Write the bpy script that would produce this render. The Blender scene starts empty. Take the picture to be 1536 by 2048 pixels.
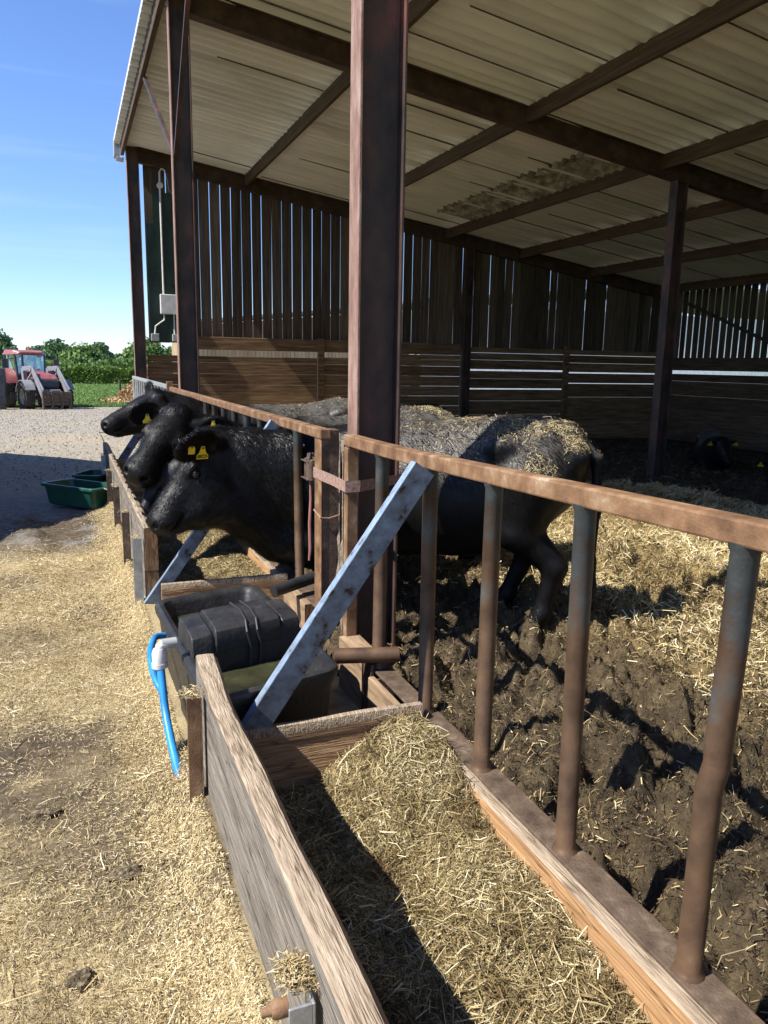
import bpy, math, random
import numpy as np
from mathutils import Vector, Matrix
R = math.radians
rng = np.random.default_rng(7)
random.seed(7)
SC = bpy.context.scene
COL = SC.collection

# ------------------------------------------------------------------ camera
yaw, pitch, roll = R(22.054), R(10.843), R(1.0)
fw = Vector((math.sin(yaw)*math.cos(pitch), math.cos(yaw)*math.cos(pitch), -math.sin(pitch)))
rt0 = Vector((math.cos(yaw), -math.sin(yaw), 0)); up0 = rt0.cross(fw)
rt = rt0*math.cos(roll) + up0*math.sin(roll)
up = -rt0*math.sin(roll) + up0*math.cos(roll)
cd = bpy.data.cameras.new('camera'); cam = bpy.data.objects.new('camera', cd); COL.objects.link(cam)
cam.matrix_world = Matrix(((rt.x, up.x, -fw.x, -1.25), (rt.y, up.y, -fw.y, 0.0), (rt.z, up.z, -fw.z, 1.62), (0, 0, 0, 1)))
cd.sensor_fit = 'VERTICAL'; cd.sensor_height = 24; cd.lens = 24*1540/2048
cd.clip_start = 0.05; cd.clip_end = 6000
SC.camera = cam
# ------------------------------------------------------------------ sun + sky
SUN_EL, SUN_AZ = 50.0, 6.0           # light travels along +x, a little +y
ld = bpy.data.lights.new('sun', 'SUN'); ld.energy = 4.8; ld.angle = R(0.55); ld.color = (1.0, 0.955, 0.88)
sun = bpy.data.objects.new('sun', ld); COL.objects.link(sun)
tdir = Vector((math.cos(R(SUN_AZ))*math.cos(R(SUN_EL)), math.sin(R(SUN_AZ))*math.cos(R(SUN_EL)), -math.sin(R(SUN_EL))))
sun.rotation_euler = tdir.to_track_quat('-Z', 'Y').to_euler(); sun.location = (-20, -5, 30)
W = bpy.data.worlds.new('World'); SC.world = W; W.use_nodes = True
wn, wl = W.node_tree.nodes, W.node_tree.links
bg = wn['Background']; bg.inputs['Strength'].default_value = 0.10
sky = wn.new('ShaderNodeTexSky'); sky.sky_type = 'NISHITA'; sky.sun_disc = False
sky.sun_elevation = R(SUN_EL); sky.sun_rotation = math.atan2(-tdir.x, -tdir.y)
sky.air_density = 1.0; sky.dust_density = 0.0; sky.ozone_density = 3.0; sky.altitude = 0
# faint cirrus in the sky
tc = wn.new('ShaderNodeTexCoord'); mp = wn.new('ShaderNodeMapping'); mp.inputs['Scale'].default_value = (1.6, 1.6, 22)
nz = wn.new('ShaderNodeTexNoise'); nz.inputs['Scale'].default_value = 2.2; nz.inputs['Detail'].default_value = 6
rp = wn.new('ShaderNodeValToRGB'); rp.color_ramp.elements[0].position = .56; rp.color_ramp.elements[1].position = .9
rp.color_ramp.elements[1].color = (.10, .10, .10, 1)
mx = wn.new('ShaderNodeMixRGB'); mx.inputs['Color2'].default_value = (7.5, 8.2, 9.2, 1)
wl.new(tc.outputs['Generated'], mp.inputs['Vector']); wl.new(mp.outputs['Vector'], nz.inputs['Vector'])
wl.new(nz.outputs['Fac'], rp.inputs['Fac']); wl.new(rp.outputs['Color'], mx.inputs['Fac'])
tn = wn.new('ShaderNodeMixRGB'); tn.blend_type = 'MULTIPLY'; tn.inputs['Fac'].default_value = 1; tn.inputs['Color2'].default_value = (.76, .88, 1.17, 1)
wl.new(sky.outputs['Color'], tn.inputs['Color1']); wl.new(tn.outputs['Color'], mx.inputs['Color1']); wl.new(mx.outputs['Color'], bg.inputs['Color'])
SC.view_settings.view_transform = 'Standard'; SC.view_settings.look = 'None'
SC.view_settings.exposure = 0.9; SC.view_settings.gamma = 1.0; SC.view_settings.use_curve_mapping = False
SC.render.engine = 'CYCLES'
SC.cycles.max_bounces = 8; SC.cycles.diffuse_bounces = 5; SC.cycles.glossy_bounces = 3; SC.cycles.transparent_max_bounces = 6
SC.cycles.use_denoising = True

# ------------------------------------------------------------------ materials
def NM(name):
    m = bpy.data.materials.new(name); m.use_nodes = True
    return m, m.node_tree.nodes, m.node_tree.links, m.node_tree.nodes['Principled BSDF']
def ramp(n, cols):
    r = n.new('ShaderNodeValToRGB'); e = r.color_ramp.elements
    while len(e) < len(cols): e.new(.5)
    for i, (p, c) in enumerate(cols): e[i].position = p; e[i].color = (*c, 1)
    return r
def mat(name, cols, scale=(8, 8, 8), detail=6, rough=.8, metal=0., bump=.2, bscale=60., spec=.3, dist=0., island=0., coords='Object', bdist=.01, rough2=None, crack=None):
    """noise-driven colour; cols: [(pos, rgb), ...]"""
    m, n, l, b = NM(name)
    tc = n.new('ShaderNodeTexCoord'); mp = n.new('ShaderNodeMapping'); mp.inputs['Scale'].default_value = scale
    l.new(tc.outputs[coords], mp.inputs['Vector'])
    nz = n.new('ShaderNodeTexNoise'); nz.inputs['Scale'].default_value = 1; nz.inputs['Detail'].default_value = detail
    nz.inputs['Roughness'].default_value = .62; nz.inputs['Distortion'].default_value = dist
    l.new(mp.outputs['Vector'], nz.inputs['Vector'])
    fac = nz.outputs['Fac']
    if island:
        g = n.new('ShaderNodeNewGeometry'); a = n.new('ShaderNodeMath'); a.operation = 'MULTIPLY_ADD'
        a.inputs[1].default_value = island; l.new(g.outputs['Random Per Island'], a.inputs[0])
        s = n.new('ShaderNodeMath'); s.operation = 'SUBTRACT'; s.inputs[1].default_value = island/2
        l.new(fac, a.inputs[2]); l.new(a.outputs[0], s.inputs[0]); fac = s.outputs[0]
        of = n.new('ShaderNodeVectorMath'); of.operation = 'SCALE'; of.inputs['Scale'].default_value = 37.
        cb = n.new('ShaderNodeCombineXYZ'); 
        for k in range(3): l.new(g.outputs['Random Per Island'], cb.inputs[k])
        l.new(cb.outputs[0], of.inputs[0]); l.new(of.outputs[0], mp.inputs['Location'])
    r = ramp(n, cols); l.new(fac, r.inputs['Fac']); colr = r.outputs['Color']
    if crack:                                                         # drying cracks and small knots
        m3 = n.new('ShaderNodeMapping'); m3.inputs['Scale'].default_value = crack; l.new(tc.outputs[coords], m3.inputs['Vector'])
        n3 = n.new('ShaderNodeTexNoise'); n3.inputs['Scale'].default_value = 1; n3.inputs['Detail'].default_value = 3; l.new(m3.outputs[0], n3.inputs['Vector'])
        c3 = ramp(n, [(.485, (1, 1, 1)), (.5, (.30, .26, .22)), (.515, (1, 1, 1))]); l.new(n3.outputs['Fac'], c3.inputs['Fac'])
        vo = n.new('ShaderNodeTexVoronoi'); vo.inputs['Scale'].default_value = 3.2; l.new(tc.outputs[coords], vo.inputs['Vector'])
        c4 = ramp(n, [(.03, (.30, .22, .16)), (.06, (.75, .70, .62)), (.10, (1, 1, 1))]); l.new(vo.outputs['Distance'], c4.inputs['Fac'])
        for q_ in (c3, c4):
            mm = n.new('ShaderNodeMixRGB'); mm.blend_type = 'MULTIPLY'; mm.inputs['Fac'].default_value = .85; l.new(colr, mm.inputs['Color1']); l.new(q_.outputs[0], mm.inputs['Color2']); colr = mm.outputs[0]
    l.new(colr, b.inputs['Base Color'])
    b.inputs['Roughness'].default_value = rough; b.inputs['Metallic'].default_value = metal
    b.inputs['Specular IOR Level'].default_value = spec
    if rough2 is not None:
        rr = n.new('ShaderNodeMapRange'); rr.inputs['From Min'].default_value = .3; rr.inputs['From Max'].default_value = .7
        rr.inputs['To Min'].default_value = rough; rr.inputs['To Max'].default_value = rough2
        l.new(nz.outputs['Fac'], rr.inputs['Value']); l.new(rr.outputs[0], b.inputs['Roughness'])
    if bump:
        n2 = n.new('ShaderNodeTexNoise'); n2.inputs['Scale'].default_value = bscale/10.; n2.inputs['Detail'].default_value = 5
        mp2 = n.new('ShaderNodeMapping'); k = max(scale); mp2.inputs['Scale'].default_value = tuple(10*s/k for s in scale)
        l.new(tc.outputs[coords], mp2.inputs['Vector']); l.new(mp2.outputs['Vector'], n2.inputs['Vector'])
        bp = n.new('ShaderNodeBump'); bp.inputs['Strength'].default_value = bump; bp.inputs['Distance'].default_value = bdist
        l.new(n2.outputs['Fac'], bp.inputs['Height']); l.new(bp.outputs['Normal'], b.inputs['Normal'])
    return m
def island_mat(name, cols, rough=.75, spec=.25, trans=0., clump=0.):
    m, n, l, b = NM(name)
    g = n.new('ShaderNodeNewGeometry'); r = ramp(n, cols); l.new(g.outputs['Random Per Island'], r.inputs['Fac'])
    col = r.outputs['Color']
    if clump:                                                         # damp and dirty patches
        nz = n.new('ShaderNodeTexNoise'); nz.inputs['Scale'].default_value = clump; nz.inputs['Detail'].default_value = 4; l.new(g.outputs['Position'], nz.inputs['Vector'])
        cr = ramp(n, [(.34, (.42, .36, .28)), (.5, (.88, .85, .80)), (.62, (1.0, 1.0, 1.0))]); l.new(nz.outputs['Fac'], cr.inputs['Fac'])
        mm = n.new('ShaderNodeMixRGB'); mm.blend_type = 'MULTIPLY'; mm.inputs['Fac'].default_value = 1; l.new(col, mm.inputs['Color1']); l.new(cr.outputs[0], mm.inputs['Color2']); col = mm.outputs[0]
    l.new(col, b.inputs['Base Color']); b.inputs['Roughness'].default_value = rough
    b.inputs['Specular IOR Level'].default_value = spec
    if trans:
        t = n.new('ShaderNodeBsdfTranslucent'); l.new(r.outputs['Color'], t.inputs['Color'])
        ms = n.new('ShaderNodeMixShader'); ms.inputs[0].default_value = trans
        l.new(b.outputs[0], ms.inputs[1]); l.new(t.outputs[0], ms.inputs[2]); l.new(ms.outputs[0], n['Material Output'].inputs['Surface'])
    return m
def plain(name, c, rough=.5, metal=0., spec=.5):
    return mat(name, [(.3, tuple(x*.8 for x in c)), (.7, tuple(min(1, x*1.15) for x in c))], (6, 6, 6), rough=rough, metal=metal, bump=.05, spec=spec)

WOODY = [(.25, (.10, .085, .065)), (.5, (.21, .18, .14)), (.75, (.33, .29, .235))]
m_board_grey = mat('weathered_board_along_y', [(.25, (.07, .057, .044)), (.42, (.155, .132, .105)), (.55, (.215, .187, .152)), (.68, (.285, .25, .20)), (.82, (.42, .36, .27))], (20, 4.5, 46), 14, .9, bump=.7, bscale=160, dist=.35, crack=(3, 1.1, 16))
m_board_top = mat('worn_board_edge', [(.25, (.14, .105, .07)), (.42, (.27, .205, .14)), (.58, (.375, .295, .21)), (.8, (.54, .45, .335))], (90, 7, 60), 14, .9, bump=.9, bscale=160, dist=.35, crack=(26, 1.4, 3))
m_board_x = mat('worn_board_along_x', [(.25, (.12, .068, .035)), (.42, (.24, .145, .075)), (.58, (.35, .22, .12)), (.8, (.50, .35, .21))], (5, 60, 70), 14, .85, bump=.9, bscale=140, dist=.5, crack=(1.6, 3, 22))
m_kerb = mat('orange_kerb_board', [(.25, (.20, .115, .055)), (.42, (.36, .205, .095)), (.58, (.47, .275, .13)), (.8, (.60, .40, .22))], (60, 3.5, 45), 14, .8, bump=.6, bscale=120, dist=.35, crack=(3, 1.1, 18))
m_kerbgrey = mat('dirty_kerb_timber', [(.3, (.13, .085, .05)), (.5, (.27, .185, .115)), (.7, (.40, .28, .17)), (.85, (.5, .33, .18))], (16, 3, 16), 9, .85, bump=.5, bscale=60, dist=.4)
m_endgrain = mat('end_grain', [(.3, (.13, .07, .035)), (.6, (.24, .14, .07))], (60, 10, 14), 4, .9, bump=.4)
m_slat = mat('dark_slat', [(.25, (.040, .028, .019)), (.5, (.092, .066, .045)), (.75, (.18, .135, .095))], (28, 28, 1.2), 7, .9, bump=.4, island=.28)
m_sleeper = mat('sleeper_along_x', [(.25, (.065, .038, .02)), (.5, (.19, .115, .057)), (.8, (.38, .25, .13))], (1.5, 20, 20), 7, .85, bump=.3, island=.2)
m_sleeper_y = mat('sleeper_along_y', [(.25, (.04, .026, .016)), (.5, (.11, .07, .04)), (.8, (.21, .14, .08))], (20, 1.5, 20), 7, .85, bump=.3, island=.2)
m_purlin = mat('purlin_wood', [(.25, (.035, .021, .012)), (.5, (.075, .047, .028)), (.8, (.14, .09, .055))], (30, 1.4, 30), 7, .85, bump=.4)
m_rafter = mat('rafter_steel', [(.25, (.03, .018, .013)), (.5, (.065, .038, .026)), (.8, (.13, .075, .05))], (5, 5, 5), 8, .7, bump=.3, bscale=40)
m_rust = mat('rusty_rail', [(.28, (.075, .040, .021)), (.42, (.150, .082, .043)), (.53, (.215, .120, .062)), (.63, (.28, .180, .105)), (.73, (.46, .36, .255))], (9, 9, 9), 15, .6, metal=.0, bump=.2, bscale=160, dist=.1)
m_galv = mat('galvanised_steel', [(.3, (.30, .31, .31)), (.7, (.55, .56, .55))], (14, 14, 14), 8, .45, metal=.6, bump=.15)
m_brace = mat('sky_blue_lit_steel', [(.35, (.09, .05, .03)), (.39, (.24, .29, .36)), (.50, (.31, .40, .52)), (.8, (.38, .48, .60))], (16, 16, 16), 15, .33, metal=.45, bump=.06, bscale=90, rough2=.5)  # sky reflection painted in as blue; paler tone for sunlit, polished flanges
m_dirtsteel = mat('dirty_steel', [(.3, (.05, .033, .022)), (.55, (.115, .08, .055)), (.8, (.24, .18, .13))], (14, 14, 14), 9, .75, bump=.4, bscale=120)
m_web = mat('sky_blue_shaded_steel', [(.36, (.05, .032, .024)), (.41, (.10, .12, .15)), (.52, (.135, .175, .235)), (.75, (.19, .25, .33))], (18, 18, 18), 15, .36, metal=.4, bump=.08, bscale=90, rough2=.5)  # same steel, the web's shade painted in as a darker blue
def bar_material():
    m, n, l, b = NM('worn_bar_steel')
    tc = n.new('ShaderNodeTexCoord'); nz = n.new('ShaderNodeTexNoise'); nz.inputs['Scale'].default_value = 9; nz.inputs['Detail'].default_value = 8
    l.new(tc.outputs['Object'], nz.inputs['Vector'])
    g = n.new('ShaderNodeNewGeometry'); sp = n.new('ShaderNodeSeparateXYZ'); l.new(g.outputs['Position'], sp.inputs[0])
    a = n.new('ShaderNodeMath'); a.operation = 'MULTIPLY_ADD'; a.inputs[1].default_value = 1.3; l.new(nz.outputs['Fac'], a.inputs[0]); l.new(sp.outputs['Z'], a.inputs[2])
    mr = n.new('ShaderNodeMapRange'); mr.inputs['From Min'].default_value = 1.52; mr.inputs['From Max'].default_value = 1.78; l.new(a.outputs[0], mr.inputs['Value'])
    ra = ramp(n, [(.3, (.066, .038, .022)), (.5, (.125, .075, .044)), (.64, (.17, .10, .055)), (.8, (.26, .18, .12))]); rb = ramp(n, [(.3, (.028, .032, .034)), (.55, (.070, .078, .079)), (.8, (.15, .145, .13))])
    l.new(nz.outputs['Fac'], ra.inputs['Fac']); l.new(nz.outputs['Fac'], rb.inputs['Fac'])
    mx = n.new('ShaderNodeMixRGB'); l.new(mr.outputs[0], mx.inputs['Fac']); l.new(ra.outputs[0], mx.inputs['Color1']); l.new(rb.outputs[0], mx.inputs['Color2'])
    l.new(mx.outputs[0], b.inputs['Base Color']); b.inputs['Metallic'].default_value = .35; b.inputs['Roughness'].default_value = .5
    n2 = n.new('ShaderNodeTexNoise'); n2.inputs['Scale'].default_value = 90; n2.inputs['Detail'].default_value = 4; l.new(tc.outputs['Object'], n2.inputs['Vector'])
    bp = n.new('ShaderNodeBump'); bp.inputs['Strength'].default_value = .25; bp.inputs['Distance'].default_value = .004
    l.new(n2.outputs['Fac'], bp.inputs['Height']); l.new(bp.outputs[0], b.inputs['Normal'])
    return m
m_bar = bar_material()
m_post = mat('red_oxide_column', [(.30, (.020, .015, .013)), (.44, (.050, .034, .028)), (.56, (.082, .045, .034)), (.68, (.155, .056, .042)), (.84, (.28, .18, .14))], (4.5, 4.5, 2.6), 14, .48, metal=.05, bump=.3, bscale=240, spec=.4)
m_postface = mat('sunlit_pink_flange', [(.25, (.12, .062, .045)), (.5, (.25, .15, .115)), (.8, (.42, .31, .26))], (14, 14, 4), 9, .7, bump=.4, bscale=120)  # column red painted paler on the front flange, where the sun falls
m_roof = mat('fibre_cement_sheet', [(.25, (.50, .495, .45)), (.5, (.72, .715, .67)), (.8, (.83, .825, .78))], (.35, 1.3, 1), 9, .9, bump=.1, dist=.2)
m_rooftop = mat('lichened_sheet', [(.3, (.16, .15, .13)), (.6, (.34, .32, .29)), (.8, (.48, .46, .4))], (5, 5, 5), 8, .95, bump=.4)
m_greyfascia = mat('grey_gutter', [(.3, (.25, .26, .27)), (.7, (.42, .43, .43))], (8, 8, 8), rough=.6)
m_whitestrip = plain('pale_sheet_edge', (.62, .58, .52), .8)
m_poly = mat('black_polyethylene', [(.3, (.012, .012, .013)), (.6, (.025, .025, .026)), (.85, (.075, .07, .062))], (9, 9, 9), 10, .42, bump=.35, bscale=45, spec=.5, rough2=.62)
m_greenboard = mat('green_painted_board', [(.3, (.018, .035, .025)), (.7, (.04, .07, .05))], (5, 5, 2), 8, .6, bump=.1)
m_whiteplastic = mat('white_plastic', [(.3, (.50, .49, .46)), (.7, (.72, .71, .68))], (8, 8, 8), 6, .5, bump=.05)
m_greytrans = plain('grey_plastic', (.32, .33, .32), .5)
m_blue = mat('blue_hose_plastic', [(.3, (.012, .15, .42)), (.7, (.03, .28, .66))], (10, 10, 10), 6, .4, bump=.08, spec=.5)
m_tub = mat('green_tub_plastic', [(.3, (.006, .038, .023)), (.6, (.011, .068, .042)), (.85, (.05, .10, .07))], (7, 7, 7), 9, .45, bump=.12, spec=.5)
m_rope = plain('faded_rope', (.28, .12, .10), .95)
m_strap = mat('dusty_strap', [(.3, (.20, .11, .085)), (.7, (.40, .27, .22))], (60, 60, 60), 4, .9, bump=.5, bscale=200)
m_straw = island_mat('straw', [(0, (.085, .06, .03)), (.16, (.265, .195, .09)), (.45, (.48, .375, .185)), (.75, (.61, .50, .27)), (.92, (.68, .585, .37)), (1, (.86, .80, .62))], .6, .35, clump=1.7)
m_bed = island_mat('bright_bedding', [(0, (.20, .14, .06)), (.2, (.42, .33, .15)), (.6, (.62, .52, .28)), (1, (.86, .79, .56))], .6, .3, clump=.8)
m_chaff = island_mat('pale_chaff', [(0, (.25, .175, .08)), (.3, (.45, .34, .165)), (.7, (.60, .48, .255)), (1, (.78, .67, .42))], .8, .2)
m_feed = island_mat('chopped_feed', [(0, (.05, .036, .016)), (.25, (.16, .12, .05)), (.55, (.33, .255, .12)), (.85, (.50, .41, .22)), (1, (.76, .69, .48))], .7, .3, clump=7.)
m_darkstraw = island_mat('soiled_straw', [(0, (.06, .04, .02)), (.35, (.22, .15, .06)), (.75, (.48, .36, .17)), (1, (.72, .62, .38))], .65, .3)
m_tag = plain('yellow_tag', (.82, .60, .03), .4)
m_ink = plain('black_ink', (.02, .02, .02), .6)
m_eye = plain('dark_eye', (.006, .004, .003), .06)
m_tyre = mat('dusty_tyre', [(.3, (.02, .02, .02)), (.6, (.07, .06, .05)), (.8, (.17, .15, .12))], (5, 5, 5), 6, .9, bump=.2)
m_red = mat('faded_red_paint', [(.3, (.21, .045, .045)), (.7, (.34, .11, .10))], (3, 3, 3), 6, .4, bump=.03, spec=.5)
m_dgrey = plain('charcoal_paint', (.045, .045, .05), .5)
m_lgrey = plain('silver_grey_paint', (.21, .21, .22), .45)
m_rim = plain('dusty_cream_rim', (.50, .44, .34), .7)
m_leaf = island_mat('tree_leaf', [(0, (.075, .13, .04)), (.5, (.15, .235, .07)), (1, (.25, .34, .11))], .6, .2, .35)
m_leaf_d = island_mat('dark_leaf', [(0, (.055, .10, .045)), (.5, (.10, .165, .07)), (1, (.155, .23, .10))], .6, .2, .3)
m_leaf_h = island_mat('hedge_leaf', [(0, (.075, .125, .025)), (.5, (.165, .24, .045)), (1, (.30, .38, .09))], .6, .2, .35)
m_bark = mat('bark', [(.3, (.05, .04, .03)), (.7, (.13, .105, .08))], (6, 6, 2), 6, .95, bump=.4)
m_brush = island_mat('dry_brush', [(0, (.22, .13, .06)), (.5, (.42, .28, .14)), (1, (.58, .42, .24))], .85, .2)
m_tanwall = mat('tan_cladding', [(.3, (.30, .20, .105)), (.7, (.43, .31, .175))], (6, 6, .6), 5, .75, bump=.1, island=.2)
m_grass_b = island_mat('grass_blade', [(0, (.08, .15, .035)), (.5, (.16, .26, .065)), (1, (.28, .37, .13))], .6, .2, .3)
m_hoof = plain('hoof', (.03, .025, .02), .6)

def glass(name, tint=(.75, .85, .82), op=.35):
    m, n, l, b = NM(name)
    b.inputs['Base Color'].default_value = (*tint, 1); b.inputs['Roughness'].default_value = .05
    t = n.new('ShaderNodeBsdfTransparent'); t.inputs['Color'].default_value = (.75, .85, .83, 1)
    s = n.new('ShaderNodeMixShader'); s.inputs[0].default_value = op
    g = n.new('ShaderNodeBsdfGlossy'); g.inputs['Roughness'].default_value = .05; g.inputs['Color'].default_value = (.8, .9, .9, 1)
    l.new(t.outputs[0], s.inputs[1]); l.new(g.outputs[0], s.inputs[2]); l.new(s.outputs[0], n['Material Output'].inputs['Surface'])
    return m
m_glass = glass('cab_glass')
def water_material():
    m, n, l, b = NM('murky_water')
    tc = n.new('ShaderNodeTexCoord'); nz = n.new('ShaderNodeTexNoise'); nz.inputs['Scale'].default_value = 7; nz.inputs['Detail'].default_value = 4
    l.new(tc.outputs['Object'], nz.inputs['Vector']); r = ramp(n, [(.3, (.016, .017, .010)), (.6, (.045, .045, .024)), (.8, (.10, .10, .045))])
    l.new(nz.outputs['Fac'], r.inputs['Fac']); l.new(r.outputs[0], b.inputs['Base Color']); b.inputs['Roughness'].default_value = .06
    n2 = n.new('ShaderNodeTexNoise'); n2.inputs['Scale'].default_value = 14; bp = n.new('ShaderNodeBump'); bp.inputs['Strength'].default_value = .08; bp.inputs['Distance'].default_value = .01
    l.new(tc.outputs['Object'], n2.inputs['Vector']); l.new(n2.outputs['Fac'], bp.inputs['Height']); l.new(bp.outputs[0], b.inputs['Normal'])
    return m
m_water = water_material()
def cow_material(name, dusty):
    m, n, l, b = NM(name)
    tc = n.new('ShaderNodeTexCoord')
    nz = n.new('ShaderNodeTexNoise'); nz.inputs['Scale'].default_value = 3.2; nz.inputs['Detail'].default_value = 8; nz.inputs['Roughness'].default_value = .65
    l.new(tc.outputs['Object'], nz.inputs['Vector'])
    at = n.new('ShaderNodeAttribute'); at.attribute_name = 'dust_sheen'
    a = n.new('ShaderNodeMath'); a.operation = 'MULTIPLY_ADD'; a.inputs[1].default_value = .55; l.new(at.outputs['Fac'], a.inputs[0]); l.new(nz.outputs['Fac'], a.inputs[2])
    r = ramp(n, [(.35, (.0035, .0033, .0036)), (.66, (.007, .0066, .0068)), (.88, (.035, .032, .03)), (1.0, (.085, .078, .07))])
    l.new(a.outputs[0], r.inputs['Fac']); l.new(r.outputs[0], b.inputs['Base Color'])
    b.inputs['Roughness'].default_value = .48; b.inputs['Specular IOR Level'].default_value = .26
    mp = n.new('ShaderNodeMapping'); mp.inputs['Scale'].default_value = (55, 55, 14)
    n2 = n.new('ShaderNodeTexNoise'); n2.inputs['Scale'].default_value = 2.2; n2.inputs['Detail'].default_value = 5
    l.new(tc.outputs['Object'], mp.inputs[0]); l.new(mp.outputs[0], n2.inputs['Vector'])
    bp = n.new('ShaderNodeBump'); bp.inputs['Strength'].default_value = .22; bp.inputs['Distance'].default_value = .008
    l.new(n2.outputs['Fac'], bp.inputs['Height']); l.new(bp.outputs[0], b.inputs['Normal'])
    return m
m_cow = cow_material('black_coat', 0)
m_hair = island_mat('black_hair', [(0, (.003, .003, .003)), (.7, (.006, .0057, .0058)), (.95, (.010, .0095, .0095)), (1, (.020, .018, .017))], .40, .20)

# ------------------------------------------------------------------ builders
def link(o, parent=None):
    COL.objects.link(o)
    if parent is not None: o.parent = parent
    return o
def tag(o, label=None, cat=None, group=None, kind=None):
    if label: o['label'] = label
    if cat: o['category'] = cat
    if group: o['group'] = group
    if kind: o['kind'] = kind
    return o
def thing(name, label, cat, loc=(0, 0, 0), group=None, rotz=0.):
    o = bpy.data.objects.new(name, None); link(o); o.location = loc; o.rotation_euler = (0, 0, rotz); o.empty_display_size = .1
    return tag(o, label, cat, group)
def mesh_np(name, V, F, m, parent=None, smooth=False, local=False, attrs=None):
    V = np.asarray(V, np.float32).reshape(-1, 3); F = np.asarray(F, np.int32)
    if parent is not None and not local:
        p = parent; off = np.array(p.location)
        if p.parent is not None: off = off + np.array(p.parent.location)
        V = V - off.astype(np.float32)
    me = bpy.data.meshes.new(name); k = F.shape[1]
    me.vertices.add(len(V)); me.vertices.foreach_set('co', V.ravel())
    me.loops.add(F.size); me.loops.foreach_set('vertex_index', F.ravel())
    me.polygons.add(len(F)); me.polygons.foreach_set('loop_start', np.arange(0, F.size, k, dtype=np.int32)); me.polygons.foreach_set('loop_total', np.full(len(F), k, np.int32))
    if smooth: me.polygons.foreach_set('use_smooth', np.ones(len(F), bool))
    me.update(calc_edges=True)
    if attrs:
        for an, av in attrs.items():
            a = me.attributes.new(an, 'FLOAT', 'POINT'); a.data.foreach_set('value', np.asarray(av, np.float32))
    me.materials.append(m)
    return link(bpy.data.objects.new(name, me), parent)
class MB:
    def __init__(s): s.v = []; s.f = []; s.mi = []
    def add(s, v, f, mi=0):
        o = len(s.v); s.v += [tuple(p) for p in v]; s.f += [tuple(i+o for i in q) for q in f]; s.mi += [mi]*len(f); return s
    def box(s, x0, x1, y0, y1, z0, z1, mi=0):
        v = [(x, y, z) for z in (z0, z1) for y in (y0, y1) for x in (x0, x1)]
        return s.add(v, [(0, 2, 3, 1), (4, 5, 7, 6), (0, 1, 5, 4), (2, 6, 7, 3), (0, 4, 6, 2), (1, 3, 7, 5)], mi)
    def bar(s, p0, p1, w, h, upv=(0, 0, 1), mi=0):
        p0, p1 = Vector(p0), Vector(p1); d = (p1-p0).normalized(); a = d.cross(Vector(upv))
        if a.length < 1e-4: a = d.cross(Vector((0, 1, 0)))
        a.normalize(); b = a.cross(d).normalized()
        v = []
        for p in (p0, p1):
            for sx, sy in ((-1, -1), (1, -1), (1, 1), (-1, 1)): v.append(p + a*sx*w/2 + b*sy*h/2)
        return s.add(v, [(0, 1, 2, 3), (7, 6, 5, 4), (0, 4, 5, 1), (1, 5, 6, 2), (2, 6, 7, 3), (3, 7, 4, 0)], mi)
    def tube(s, pts, r, n=12, cap=True, mi=0):
        pts = [Vector(p) for p in pts]; rs = r if isinstance(r, (list, tuple)) else [r]*len(pts)
        rings = []; ref = None
        for i, p in enumerate(pts):
            d = (pts[min(i+1, len(pts)-1)] - pts[max(i-1, 0)]).normalized()
            if ref is None: ref = d.orthogonal().normalized()
            ref = (ref - d*ref.dot(d)).normalized(); b = d.cross(ref)
            rings.append([p + (ref*math.cos(2*math.pi*k/n) + b*math.sin(2*math.pi*k/n))*rs[i] for k in range(n)])
        v = [q for g in rings for q in g]; f = []
        for i in range(len(pts)-1):
            for k in range(n): f.append((i*n+k, i*n+(k+1) % n, (i+1)*n+(k+1) % n, (i+1)*n+k))
        if cap: f.append(tuple(range(n))[::-1]); f.append(tuple(range((len(pts)-1)*n, len(pts)*n)))
        return s.add(v, f, mi)
    def prism(s, poly, axis, a0, a1, mi=0):
        """poly: 2-D outline in the two axes other than axis, extruded a0..a1"""
        n = len(poly); v = []
        for a in (a0, a1):
            for p in poly:
                q = list(p); q.insert(axis, a); v.append(tuple(q))
        f = [tuple(range(n)), tuple(range(2*n-1, n-1, -1))] + [(i, i+n, (i+1) % n+n, (i+1) % n) for i in range(n)]
        return s.add(v, f, mi)
    def build(s, name, mats, parent=None, bevel=0., smooth=False, local=False, seg=2):
        me = bpy.data.meshes.new(name); off = Vector((0, 0, 0))
        if parent is not None and not local:
            off = Vector(parent.location)
            if parent.parent is not None: off += Vector(parent.parent.location)
        me.from_pydata([Vector(p)-off for p in s.v], [], s.f); me.update()
        import bmesh
        bm = bmesh.new(); bm.from_mesh(me); bmesh.ops.recalc_face_normals(bm, faces=bm.faces); bm.to_mesh(me); bm.free()
        if not isinstance(mats, (list, tuple)): mats = [mats]
        for m in mats: me.materials.append(m)
        if len(mats) > 1: me.polygons.foreach_set('material_index', s.mi)
        if smooth: me.polygons.foreach_set('use_smooth', [True]*len(me.polygons)); me.set_sharp_from_angle(angle=R(40))
        o = link(bpy.data.objects.new(name, me), parent)
        if bevel:
            b = o.modifiers.new('bevel', 'BEVEL'); b.width = bevel; b.segments = seg; b.limit_method = 'ANGLE'; b.angle_limit = R(40)
        return o

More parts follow.
